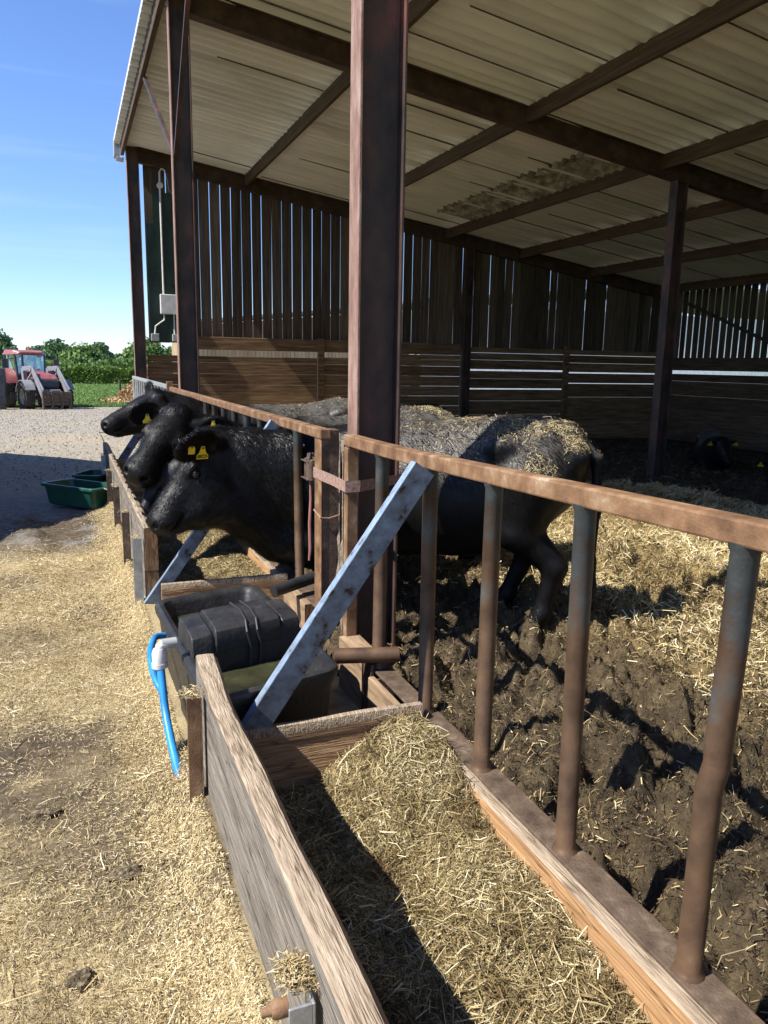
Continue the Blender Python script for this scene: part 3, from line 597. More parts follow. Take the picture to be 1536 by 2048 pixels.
# ------------------------------------------------------------------ feed barriers
def barrier(name, label, y0, y1, ztop, bars, mats, barr=.03, ybrace=None, posts=(), zbot=.22, gaps=()):
    """ztop(y): height of the rail; one tube per bar"""
    t = thing(name, label, 'feed barrier', (0, y0, 0), 'feed barriers along the barn front')
    mr_, mb_, ms_ = mats
    a = MB(); ys = np.linspace(y0, y1, 13)
    prof = lambda z: [(.0, z-.056), (.062, z-.056), (.062, z), (.0, z)]
    v = []; f = []
    for y in ys:
        for px, pz in prof(ztop(y)): v.append((px, y, pz))
    n = len(ys)
    for i in range(n-1):
        for k in range(4): f.append((i*4+k, i*4+(k+1) % 4, (i+1)*4+(k+1) % 4, (i+1)*4+k))
    f += [(3, 2, 1, 0), tuple(range(4*n-4, 4*n))]
    a.add(v, f).build('top_rail', mr_, t, bevel=.006)
    b = MB(); segs = []; last = y0
    for g0, g1 in gaps: segs.append((last, g0)); last = g1
    segs.append((last, y1))
    for s0, s1 in segs: b.box(-.008, .085, s0, s1, zbot-.012, zbot).box(.073, .085, s0, s1, zbot-.09, zbot-.012)
    b.build('bottom_rail', ms_, t, bevel=.003)
    for y in bars:
        dy = random.uniform(-.008, .008); dx = random.uniform(-.004, .004); zt = ztop(y)-.05
        if abs(y-1.195) < .02: pts = [(.032, y, zbot-.0), (.034, y+.0, .5), (.030, y-.006, .70), (.038, y-.014, .76), (.034, y-.017, .82), (.033, y-.026, 1.0), (.032, y-.034, zt)]
        else: pts = [(.032+dx, y, zbot), (.032, y+dy*.5, .7), (.032-dx, y+dy, zt)]
        p0_, p1_ = pts[0], pts[-1]; pts = [p0_, (p0_[0], p0_[1], p0_[2]+.008), (p0_[0], p0_[1], p0_[2]+.016)]+pts[1:-1]+[(p1_[0], p1_[1], p1_[2]-.022), (p1_[0], p1_[1], p1_[2]-.012), p1_]
        MB().tube(pts, [barr*1.28, barr*1.16, barr]+[barr]*(len(pts)-6)+[barr, barr*1.16, barr*1.22], 16).build('bar', mb_, t, smooth=True)
    for y in posts: MB().box(.002, .060, y-.028, y+.028, -.2, ztop(y)-.064).build('end_post', ms_ if y > 5 else mr_, t, bevel=.004)
    return t
mats_rust = (m_rust, m_bar, m_dirtsteel)
zt1 = lambda y: 1.276 + .0 + .055*max(0, (3.0-y))/2.2
fb = barrier('feed_barrier', 'nearest feed barrier panel with a rusty top rail and a dented bar', -1.3, 3.64, zt1, [3.195, 2.68, 2.196, 1.697, 1.195, .7, .2, -.3, -.8], mats_rust, posts=(3.61,), gaps=((3.22, 3.22),))
def channel_brace(p0, p1, parent, m, w=.095, d=.04, t=.007):
    """channel section: web faces the viewer (-y) in a painted shaded tone, flanges in a lit, polished one"""
    p0, p1 = Vector(p0), Vector(p1); dd = (p1-p0).normalized(); nrm = Vector((0, -1, 0)); s = dd.cross(nrm).normalized()
    a = MB()
    def plate(off_s, off_n, ws, wn, mi=0):
        q = []
        for p in (p0, p1):
            c = p + s*off_s + nrm*off_n
            for i, j in ((-1, -1), (1, -1), (1, 1), (-1, 1)): q.append(c+s*i*ws/2+nrm*j*wn/2)
        a.add(q, [(0, 1, 2, 3), (7, 6, 5, 4), (0, 4, 5, 1), (1, 5, 6, 2), (2, 6, 7, 3), (3, 7, 4, 0)], mi)
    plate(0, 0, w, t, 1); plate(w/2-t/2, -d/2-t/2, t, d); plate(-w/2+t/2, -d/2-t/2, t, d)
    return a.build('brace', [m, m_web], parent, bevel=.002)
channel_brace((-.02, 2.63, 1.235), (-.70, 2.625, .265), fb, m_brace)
zt2 = lambda y: 1.268
fb2 = barrier('feed_barrier', 'long rusty feed barrier panel beyond the big column, cows reaching through it', 4.03, 11.05, zt2, [4.58]+[5.08+.5*k for k in range(12)], mats_rust, posts=(), zbot=.24, gaps=((4.62, 4.72),))
ep = MB(); ep.box(.006, .013, 4.035, 4.16, -.1, 1.262, 0).box(.013, .115, 4.04, 4.16, -.1, 1.262, 1); ep.build('end_post', [m_rust, m_dirtsteel], fb2, bevel=.003)
MB().box(-.03, .05, 10.99, 11.07, -.1, 1.34).build('end_post', m_rust, fb2, bevel=.004)
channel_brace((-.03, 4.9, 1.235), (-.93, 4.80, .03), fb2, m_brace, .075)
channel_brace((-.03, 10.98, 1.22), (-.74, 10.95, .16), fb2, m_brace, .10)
zt3 = lambda y: 1.285
fb3 = barrier('feed_barrier', 'pale galvanised feed barrier panel at far end of barn front', 11.12, 17.8, zt3, [11.6+.5*k for k in range(13)], (m_galv, m_galv, m_galv), posts=(17.75,), zbot=.24)
# dirt crust on the end posts
def crust(parent, x, y, z0, z1, n, m=None):
    zs_ = np.arange(z0, z1, .012); w = .003+.016*np.clip(fbm(zs_*9, zs_*0+x*7, 4, 5)-.38, 0, 1)*2; v = []
    for z, q in zip(zs_, w): v += [(x-q*1.2, y, z), (x, y-q, z), (x+q, y, z), (x, y+q*.8, z)]
    k = len(zs_); f = [(i*4+j, i*4+(j+1) % 4, i*4+4+(j+1) % 4, i*4+4+j) for i in range(k-1) for j in range(4)]+[(3, 2, 1, 0), tuple(range(4*k-4, 4*k))]
    MB().add(v, f).build('mud_crust', m, parent, smooth=True)
m_crust = mat('dried_mud', [(.3, (.16, .12, .085)), (.7, (.36, .29, .21))], (40, 40, 40), 6, .95, bump=.5)
crust(fb2, .115, 4.037, .25, 1.25, 60, m_crust); crust(fb, .0, 3.645, .25, 1.25, 25, m_crust)

# ratchet strap and rope
st = thing('ratchet_strap', 'dusty ratchet strap tying two barrier panels to the red column', 'strap', (0, 3.9, 1.0))
MB().add(
    [(.002, 4.20, .985), (.002, 4.028, .985), (.000, 3.80, .99), (-.012, 3.572, .992), (.066, 3.570, .992), (.40, 3.80, .99), (.402, 3.83, .99),
     (.002, 4.20, 1.045), (.002, 4.028, 1.045), (.000, 3.80, 1.048), (-.012, 3.572, 1.05), (.066, 3.570, 1.05), (.40, 3.80, 1.04), (.402, 3.83, 1.04)],
    [(i, i+1, i+8, i+7) for i in range(6)]).build('webbing', m_strap, st)
bk = MB(); bk.box(.030, .036, 4.17, 4.33, .955, 1.085).box(-.030, .030, 4.18, 4.32, 1.066, 1.072).box(-.030, .030, 4.18, 4.32, .965, .971)
bk.tube([(.0, 4.20, .962), (.0, 4.20, 1.08)], .030, 12).tube([(.0, 4.29, .962), (.0, 4.29, 1.08)], .016, 10)
bk.bar((-.025, 4.19, 1.079), (.025, 4.33, 1.10), .02, .012).build('buckle', m_dirtsteel, st, bevel=.002)
MB().box(.44, .47, 3.80, 3.83, .96, 1.10).box(.40, .50, 3.78, 3.85, .985, 1.01).build('hook', m_dirtsteel, st)
rp_ = MB().tube([(.005, 4.24, .965), (.007, 4.235, .85), (.002, 4.24, .7), (.005, 4.238, .55), (-.002, 4.24, .48)], [.006, .009, .011, .011, .007], 8).build('rope', m_rope, smooth=True)
tag(rp_, 'short red rope hanging from the strap buckle beside the column', 'rope')
tw = MB().tube([(.000, 4.15, .80), (.002, 4.03, .775), (.05, 4.030, .77), (.112, 4.030, .785), (.122, 4.06, .79)], .0045, 6).build('baling_twine', m_strap, smooth=True)
tag(tw, 'thin twine wound round the rusty barrier end post below the strap', 'twine')
# pipe stubs
o = MB().tube([(-.19, 3.20, .295), (.10, 3.12, .295)], .036, 16).build('steel_pipe', m_bar, smooth=True); tag(o, 'short grey pipe stub lying across the kerb right of the water trough', 'pipe')
o = MB().tube([(-.21, 4.27, .30), (.09, 4.40, .33)], .036, 16).build('steel_pipe', m_poly, smooth=True); tag(o, 'black pipe stub poking out behind the water trough, left of the column', 'pipe')

# ------------------------------------------------------------------ feed troughs
def wob_board(name, x0, x1, y0, y1, z0, ztf, m_side, m_top, parent, worn=.02, step=.06, seed=1, chipped=False):
    """long board along y with a worn wavy top edge; faces: side (0), top (1), end grain (2)"""
    ys = np.linspace(y0, y1, max(3, int((y1-y0)/step))); a = MB(); v = []
    for y in ys:
        zt = ztf(y); w = worn*(.35+1.3*float(fbm(np.array([y*3.1]), np.array([seed*3.7]), 3, seed)[0]))
        w2 = worn*.9*float(vnoise(np.array([y*5.3]), np.array([seed*1.3]), seed+5)[0])
        if chipped: w *= 1 + 1.1*(math.sin(y*19) > .55)
        v += [(x0, y, z0), (x0, y, zt-.004-w2*.4), (x0+.006, y, zt-w2*.3), (x0+(x1-x0)*.55-w*.3, y, zt-w*.15), (x1-.010-w*.9, y, zt-w*.45), (x1-w*.35, y, zt-.012-w*1.2), (x1, y, zt-.03-w*1.8), (x1, y, z0)]
    n = len(ys); f0 = []
    for i in range(n-1):
        for k in range(8): a_, b_ = i*8+k, i*8+(k+1) % 8; f0.append(((a_, b_, b_+8, a_+8), 1 if k in (1, 2, 3, 4) else 0))
    a.v = v; a.f = [q for q, _ in f0]; a.mi = [q for _, q in f0]
    a.f += [tuple(range(7, -1, -1)), tuple(range(8*n-8, 8*n))]; a.mi += [2, 2]
    o = a.build(name, [m_side, m_top, m_endgrain], parent, smooth=True)
    return o
def angle_post(x, y, z0, z1, parent, m, w=.05, bolts=True):
    a = MB(); a.box(x-.006, x, y-.003, y+w, z0, z1).box(x-w, x-.006, y-.003, y+.003, z0, z1)
    p = a.build('steel_stake', m, parent, bevel=.0015)
    if bolts:
        for zz in (z1-.07, z1-.28): MB().tube([(x-.006, y+.03, zz), (x-.018, y+.03, zz), (x-.022, y+.03, zz), (x-.0221, y+.03, zz), (x-.034, y+.03, zz)], [.013, .013, .010, .006, .006], 8).build('bolt', m_dirtsteel, p)
    return p
def pile(parent, x, y, z, n, r=.035, name='chaff_heap'):
    P = np.stack([x+rng.normal(0, r*.5, n), y+rng.normal(0, r*.6, n), z+np.abs(rng.normal(0, .008, n))], 1); N = np.tile([0, 0, 1.], (n, 1))
    o = blades(name, P, N, rng.uniform(.006, .022, n), rng.uniform(.0012, .003, n), m_straw, parent, tilt=.4); o['kind'] = 'stuff'
ft = thing('feed_trough', 'nearest timber feed trough, heaped with chopped feed under the near barrier', 'feed trough', (-.45, 1.4, 0))
ztb = lambda y: .525 + .012*math.sin(y*1.7) + (.055*max(0, (y-2.45)/.27) if y > 2.45 else 0) - .0
wob_board('front_board', -.88, -.80, -1.0, 2.72, -.2, ztb, m_board_grey, m_board_top, ft, .010, .035, 4)
wob_board('back_board', -.05, .03, -1.0, 2.60, -.2, lambda y: .207, m_kerb, m_board_top, ft, .004, .1, 7)
def divider(y, z, parent, zl=0., name='divider_board', x0=-.80, x1=-.01, seed=1):
    xs = np.linspace(x0, x1, 24); v = []; a = MB(); th = .05
    for x in xs:
        w = .028*float(fbm(np.array([x*5.]), np.array([seed*1.9]), 3, seed)[0])
        zt = z + .012*float(vnoise(np.array([x*4.]), np.array([.5]), seed)[0])
        v += [(x, y+th, -.15), (x, y+th, zt-.006), (x, y+th-.012, zt), (x, y+.008+w*.5, zt-w*.2), (x, y+w*.3, zt-.02-w), (x, y+w*.9, zt-.05-w), (x, y+.004+w*.2, zt-.085-w), (x, y, -.15)]
    n = len(xs)
    for i in range(n-1):
        for k in range(8): p, q = i*8+k, i*8+(k+1) % 8; a.f.append((p, q, q+8, p+8)); a.mi.append(1 if k in (1, 2, 3) else 0)
    a.v = v; a.f += [tuple(range(7, -1, -1)), tuple(range(8*n-8, 8*n))]; a.mi += [0, 0]
    return a.build(name, [m_board_x, m_board_top], parent, smooth=True)
divider(2.60, .285, ft, seed=3)
p = angle_post(-.895, 2.50, -.02, .50, ft, m_rust); pile(ft, -.925, 2.53, .50, 260)
p = angle_post(-.895, 1.17, -.02, .47, ft, m_galv); pile(ft, -.915, 1.24, .475, 1500, .034)
MB().tube([(-.935, 1.22, .43), (-.958, 1.22, .43), (-.966, 1.22, .43), (-.9662, 1.22, .43), (-.985, 1.22, .43)], [.018, .018, .014, .009, .0085], 12).build('bolt', m_rust, ft, smooth=True)
def feed_z(X, Y):
    k = sst(X, -.55, -.12)
    ridge = .10*sst(Y, 1.85, 2.45)*k
    z = .045 + .10*k*sst(Y, .9, 1.9) + ridge + .09*(fbm(X*3.2, Y*3.2, 3, 61)-.45) - .10*np.exp(-((X+.30)/.16)**2-((Y-1.98)/.16)**2)
    z = z + .03*(fbm(X*11, Y*11, 3, 62)-.45)
    return np.minimum(z, .27-.06*(X < -.7))
fs = sheet('feed', axis_pts((-.80, -.045, .016)), axis_pts((-.9, 2.60, .016)), feed_z, mat('matted_feed', [(.25, (.05, .034, .013)), (.5, (.20, .145, .055)), (.75, (.42, .33, .17))], (120, 120, 120), 8, .9, bump=1., bscale=160), kind=None)
feedt = tag(fs, 'heap of chopped straw feed filling the nearest trough', 'feed', kind='stuff')
o = chaff('feed_straw', 120000, -.80, -.04, .5, 2.60, feed_z, m_feed, .006, .026, .0009, .0026, None, .004, tilt=.45); o['kind'] = 'stuff'
o = chaff('feed_stalks', 5200, -.80, -.04, .5, 2.58, feed_z, m_feed, .04, .085, .0016, .0036, None, .016, tilt=.28); o['kind'] = 'stuff'
ft2 = thing('feed_trough', 'long timber feed trough beyond the water trough, below the reaching cows', 'feed trough', (-.45, 7.5, 0))
ztb2 = lambda y: .61-.016*(y-4.85)
wob_board('front_board', -.88, -.80, 4.85, 11.3, .33, ztb2, m_board_grey, m_board_top, ft2, .024, .06, 9, True)
wob_board('front_board', -.88, -.80, 4.86, 11.3, -.2, lambda y: .325, m_board_grey, m_board_grey, ft2, .004, .3, 10)
wob_board('back_board', -.05, .03, 4.74, 11.3, -.2, lambda y: .225, m_kerb, m_board_top, ft2, .006, .1, 12)
divider(4.70, .27, ft2, seed=6); divider(10.9, .30, ft2, seed=8)
for i, y in enumerate((4.86, 5.95, 7.2, 8.6, 10.1)):
    angle_post(-.895, y, .02, .54-.016*(y-4.86)-.02*(i % 2), ft2, (m_galv, m_dirtsteel, m_dirtsteel, m_dirtsteel, m_galv)[i], .055)
    pile(ft2, -.925, y+.03, .545-.016*(y-4.86)-.02*(i % 2), 120)
def feed_z2(X, Y):
    return .07 + .09*sst(X, -.6, -.1) + .08*(fbm(X*3.2, Y*3.2, 3, 65)-.45) + .03*(fbm(X*11, Y*11, 3, 66)-.45)
fs2 = sheet('feed', axis_pts((-.80, -.045, .025)), axis_pts((4.75, 10.9, .03)), feed_z2, fs.data.materials[0], kind=None)
tag(fs2, 'chopped straw feed lying in the far trough under the cows', 'feed', kind='stuff')
o = chaff('feed_straw', 80000, -.80, -.04, 4.75, 9.5, feed_z2, m_feed, .010, .036, .0014, .0034, None, .004, tilt=.38); o['kind'] = 'stuff'
# kerb timbers round the water trough
kb = thing('kerb_timber', 'dirty timber kerb blocks between water trough and red column', 'kerb', (0, 3.3, 0))
wob_board('block', -.05, -.008, 2.655, 3.12, -.2, lambda y: .205, m_kerbgrey, m_kerbgrey, kb, .004, .1, 15)
wob_board('block', -.03, .09, 3.26, 3.60, -.2, lambda y: .235, m_kerbgrey, m_kerbgrey, kb, .004, .1, 16)
wob_board('block', -.05, .03, 4.17, 4.66, -.2, lambda y: .235, m_kerbgrey, m_kerbgrey, kb, .004, .1, 17)
MB().box(.00, .09, 3.13, 3.23, -.2, .18).box(-.03, -.012, 3.14, 3.24, -.15, .25).build('bracket', m_dirtsteel, kb, bevel=.003)

# ------------------------------------------------------------------ water trough
wt = thing('water_trough', 'black plastic cattle water trough with a lidded float box and murky water', 'water trough', (-.63, 3.2, 0))
def rrect(cx, cy, hx, hy, r, n=6):
    out = []
    for qx, qy, a0 in ((1, 1, 0), (-1, 1, 90), (-1, -1, 180), (1, -1, 270)):
        for k in range(n+1):
            a = R(a0+90*k/n); out.append((cx+qx*(hx-r)+r*math.cos(a), cy+qy*(hy-r)+r*math.sin(a)))
    return out
def skew(p, z, ang=-.10):
    x, y = p[0]+.63, p[1]-3.2; return (-.60+x*.965-y*.05, 3.39+x*.27+y*.985, z*.90)
rings = [(.245, .60, .06, .0), (.275, .655, .07, .36), (.292, .672, .075, .40), (.296, .678, .075, .425), (.292, .672, .075, .447), (.276, .658, .07, .455), (.252, .632, .06, .447), (.240, .615, .055, .42), (.205, .57, .05, .10)]
a = MB(); v = []
for hx, hy, r, z in rings: v += [skew(p, z) for p in rrect(-.63, 3.2, hx, hy, r)]
k = len(v)//len(rings); f = []
for i in range(len(rings)-1):
    for j in range(k): f.append((i*k+j, i*k+(j+1) % k, (i+1)*k+(j+1) % k, (i+1)*k+j))
f.append(tuple(range(len(v)-k, len(v)))); f.append(tuple(range(k))[::-1])
a.add(v, f).build('tub', m_poly, wt, smooth=True)
a = MB(); a.add([skew(p, .355) for p in rrect(-.63, 3.2, .232, .60, .05)], [tuple(range(k))]).build('water', m_water, wt)
def lid_loft(secs, name, parent):
    """secs: list of (x, hy, z0, z1) along x -> rounded box swept along x"""
    a = MB(); v = []
    for x, hy, z0, z1 in secs:
        for (py, pz) in [(-hy, z0), (hy, z0), (hy, z1-.05), (hy-.018, z1-.014), (hy-.055, z1), (-hy+.055, z1), (-hy+.018, z1-.014), (-hy, z1-.05)]:
            v.append(skew((x, 3.14+py*.88), pz))
    n = len(secs); f = []
    for i in range(n-1):
        for j in range(8): f.append((i*8+j, i*8+(j+1) % 8, (i+1)*8+(j+1) % 8, (i+1)*8+j))
    f += [tuple(range(8))[::-1], tuple(range(8*n-8, 8*n))]
    return a.add(v, f).build(name, m_poly, parent, bevel=.006, smooth=True)
lid_loft([(-.895, .17, .05, .53), (-.89, .185, .05, .55), (-.80, .188, .05, .555), (-.795, .186, .05, .54), (-.465, .186, .05, .54), (-.46, .188, .05, .555), (-.375, .185, .05, .55), (-.37, .17, .05, .53)], 'float_box', wt)
lid_loft([(-.788, .19, .46, .556), (-.783, .195, .455, .568), (-.478, .195, .455, .568), (-.472, .19, .46, .556)], 'lid', wt)
for q in (-.635, -.585):
    pr = [skew((q+.01*math.sin(t*2), 3.14+yy*.88), zz) for t, (yy, zz) in enumerate([(-.198, .20), (-.200, .45), (-.198, .53), (-.16, .573), (0, .574), (.15, .573), (.2, .5)])]
    MB().tube(pr, .006, 6).build('cable_tie', m_ink, wt, smooth=True)
hs = thing('water_hose', 'blue water hose with a white elbow fitting curving down to the ground', 'hose', (-1.0, 3.2, 0))
def spline(pts, n=10):
    P = [Vector(p) for p in pts]; P = [P[0]*2-P[1]]+P+[P[-1]*2-P[-2]]; out = []
    for i in range(1, len(P)-2):
        for t in np.linspace(0, 1, n, endpoint=False):
            a, b, c, d = P[i-1:i+3]; out.append(.5*((2*b)+(c-a)*t+(2*a-5*b+4*c-d)*t*t+(3*b-a-3*c+d)*t**3))
    return out+[P[-2]]
MB().tube(spline([(-.97, 3.13, .43), (-.968, 3.11, .36), (-.965, 3.02, .22), (-.955, 2.86, .12), (-.945, 2.74, .07), (-.93, 2.62, .03)]), .0165, 12).build('pipe', m_blue, hs, smooth=True)
MB().tube(spline([(-.90, 3.62, .335), (-.945, 3.58, .345), (-.975, 3.47, .335), (-.985, 3.36, .30), (-.975, 3.25, .26), (-.95, 3.18, .23)]), .015, 12).build('pipe', m_blue, hs, smooth=True)
MB().tube([(-.97, 3.13, .375), (-.97, 3.13, .395)], .033, 14).tube([(-.97, 3.13, .395), (-.97, 3.132, .435), (-.97, 3.134, .455)], [.029, .031, .024], 14).tube([(-.97, 3.134, .455), (-.96, 3.135, .468), (-.93, 3.14, .47)], .019, 12).build('elbow_fitting', m_whiteplastic, hs, smooth=True)
MB().tube([(-.96, 3.138, .47), (-.90, 3.145, .47)], .021, 12).build('inlet_valve', m_greytrans, hs, smooth=True)
MB().tube([(-.945, 2.74, .075), (-.941, 2.71, .062)], .021, 10).build('hose_clip', m_rust, hs)

# ------------------------------------------------------------------ tubs on the yard
def tub(label, c, L, Wd, H, rot, tiltx=0., lift=0.):
    t = thing('feed_tub', label, 'tub', (c[0], c[1], c[2]), 'green plastic tubs on the yard', R(rot)); t.rotation_euler = (R(tiltx), 0, R(rot))
    rg = [(.40, .0, 1), (.44, .06, 1), (.475, .80, 1), (.485, .86, 1), (.525, .87, 1), (.53, .97, 1), (.52, 1., 1), (.465, 1., 1), (.455, .94, 1), (.40, .10, 1), (.36, .07, 1)]
    v = []
    for s, z, _ in rg: v += [(p[0], p[1], z*H) for p in rrect(0, 0, L*s, L*s*Wd/L + (s-.44)*.3*L*.2, .06)]
    k = len(v)//len(rg); f = []
    for i in range(len(rg)-1):
        for j in range(k): f.append((i*k+j, i*k+(j+1) % k, (i+1)*k+(j+1) % k, (i+1)*k+j))
    f += [tuple(range(k))[::-1], tuple(range(len(v)-k, len(v)))]
    MB().add(v, f).build('shell', m_tub, t, smooth=True, local=True)
    MB().tube([(L*.52, -.07, H*.97), (L*.52+.035, -.06, H*.93), (L*.52+.035, .06, H*.93), (L*.52, .07, H*.97)], .007, 8).build('handle', m_galv, t, smooth=True, local=True)
    return t
tub('larger green tub standing level on the muck, nearer the viewer', (-1.20, 9.08, .03), .82, .40, .235, -50)
tub('smaller green tub set at an angle behind the larger tub', (-1.02, 10.15, .02), .52, .36, .22, 62)
# ---- NEXT
# ------------------------------------------------------------------ cattle
def surface_nets(f, org, h):
    s = f < 0; nx, ny, nz = f.shape
    c8 = [(i, j, k) for i in (0, 1) for j in (0, 1) for k in (0, 1)]
    cnt = sum(s[i:nx-1+i, j:ny-1+j, k:nz-1+k].astype(np.int8) for i, j, k in c8)
    I = np.argwhere((cnt > 0) & (cnt < 8)); val = [f[I[:, 0]+i, I[:, 1]+j, I[:, 2]+k] for i, j, k in c8]
    acc = np.zeros((len(I), 3)); n = np.zeros(len(I))
    for a in range(8):
        for b in range(a+1, 8):
            if sum(abs(p-q) for p, q in zip(c8[a], c8[b])) != 1: continue
            va, vb = val[a], val[b]; m = (va < 0) != (vb < 0); t = np.where(m, va/np.where(m, va-vb, 1), 0)
            acc += m[:, None]*(np.array(c8[a])[None]+t[:, None]*(np.array(c8[b])-np.array(c8[a]))[None]); n += m
    V = (I+acc/n[:, None])*h+np.array(org)
    idx = -np.ones((nx-1, ny-1, nz-1), np.int64); idx[I[:, 0], I[:, 1], I[:, 2]] = np.arange(len(I)); F = []
    for ax in range(3):
        u, w = [q for q in range(3) if q != ax]
        sl0 = [slice(None)]*3; sl1 = [slice(None)]*3; sl0[ax] = slice(0, -1); sl1[ax] = slice(1, None)
        a, b = s[tuple(sl0)], s[tuple(sl1)]; E_ = np.argwhere(a != b); E_ = E_[(E_[:, u] > 0) & (E_[:, w] > 0) & (E_[:, u] < f.shape[u]-1) & (E_[:, w] < f.shape[w]-1)]
        def g(du, dw):
            q = E_.copy(); q[:, u] -= du; q[:, w] -= dw; return idx[q[:, 0], q[:, 1], q[:, 2]]
        Q = np.stack([g(1, 1), g(0, 1), g(0, 0), g(1, 0)], 1); fl = a[E_[:, 0], E_[:, 1], E_[:, 2]]
        if ax == 1: fl = ~fl
        Q[~fl] = Q[~fl][:, ::-1]; F.append(Q)
    return V, np.concatenate(F)
class SDF:
    def __init__(s): s.p = []
    def ell(s, c, r, M=None, k=.07, sub=False):
        s.p.append(('e', np.array(c, float), np.array(r, float), None if M is None else np.array(M, float), k, sub)); return s
    def cap(s, a, b, ra, rb, k=.05):
        s.p.append(('c', np.array(a, float), np.array(b, float), ra, rb, k, False)); return s
    def chain(s, pts, rs, k=.05):
        for i in range(len(pts)-1): s.cap(pts[i], pts[i+1], rs[i], rs[i+1], k)
        return s
    def eval(s, h, pad=.06):
        lo = np.full(3, 1e9); hi = -lo
        for p in s.p:
            if p[-1]: continue
            if p[0] == 'e': R_ = p[2].max(); lo = np.minimum(lo, p[1]-R_); hi = np.maximum(hi, p[1]+R_)
            else:
                for q, r in ((p[1], p[3]), (p[2], p[4])): lo = np.minimum(lo, q-r); hi = np.maximum(hi, q+r)
        lo -= pad; hi += pad; n = np.ceil((hi-lo)/h).astype(int)+1
        ax = [lo[i]+h*np.arange(n[i]) for i in range(3)]; f = np.full(n, .5, np.float32)
        for p in s.p:
            k = p[-2]
            if p[0] == 'e': R_ = p[2].max()+k+.05; a, b = p[1]-R_, p[1]+R_
            else: a = np.minimum(p[1]-p[3], p[2]-p[4])-k-.05; b = np.maximum(p[1]+p[3], p[2]+p[4])+k+.05
            i0 = np.clip(np.floor((a-lo)/h).astype(int), 0, n); i1 = np.clip(np.ceil((b-lo)/h).astype(int)+1, 0, n)
            sl = tuple(slice(i0[i], i1[i]) for i in range(3)); X = np.stack(np.meshgrid(*[ax[i][sl[i]] for i in range(3)], indexing='ij'), -1)
            if p[0] == 'e':
                q = X-p[1]
                if p[3] is not None: q = q@p[3].T
                k0 = np.linalg.norm(q/p[2], axis=-1); k1 = np.linalg.norm(q/p[2]**2, axis=-1)+1e-9; d = k0*(k0-1)/k1
            else:
                ab = p[2]-p[1]; t = np.clip(((X-p[1])@ab)/(ab@ab+1e-12), 0, 1); d = np.linalg.norm(X-p[1]-t[..., None]*ab, axis=-1)-(p[3]+t*(p[4]-p[3]))
            g = f[sl]
            if p[-1]: hh = np.clip(.5-.5*(g+d)/k, 0, 1); f[sl] = g*(1-hh)-d*hh+k*hh*(1-hh)
            else: hh = np.clip(.5+.5*(d-g)/k, 0, 1); f[sl] = d*hh*0 + g*hh + d*(1-hh) - k*hh*(1-hh)
        return f, lo, h
def vnormals(V, F):
    n = np.zeros_like(V); fn = np.cross(V[F[:, 2]]-V[F[:, 0]], V[F[:, 3]]-V[F[:, 1]])
    for j in range(4): np.add.at(n, F[:, j], fn)
    return n/(np.linalg.norm(n, axis=1, keepdims=True)+1e-12)
def unit(v): v = np.array(v, float); return v/np.linalg.norm(v)
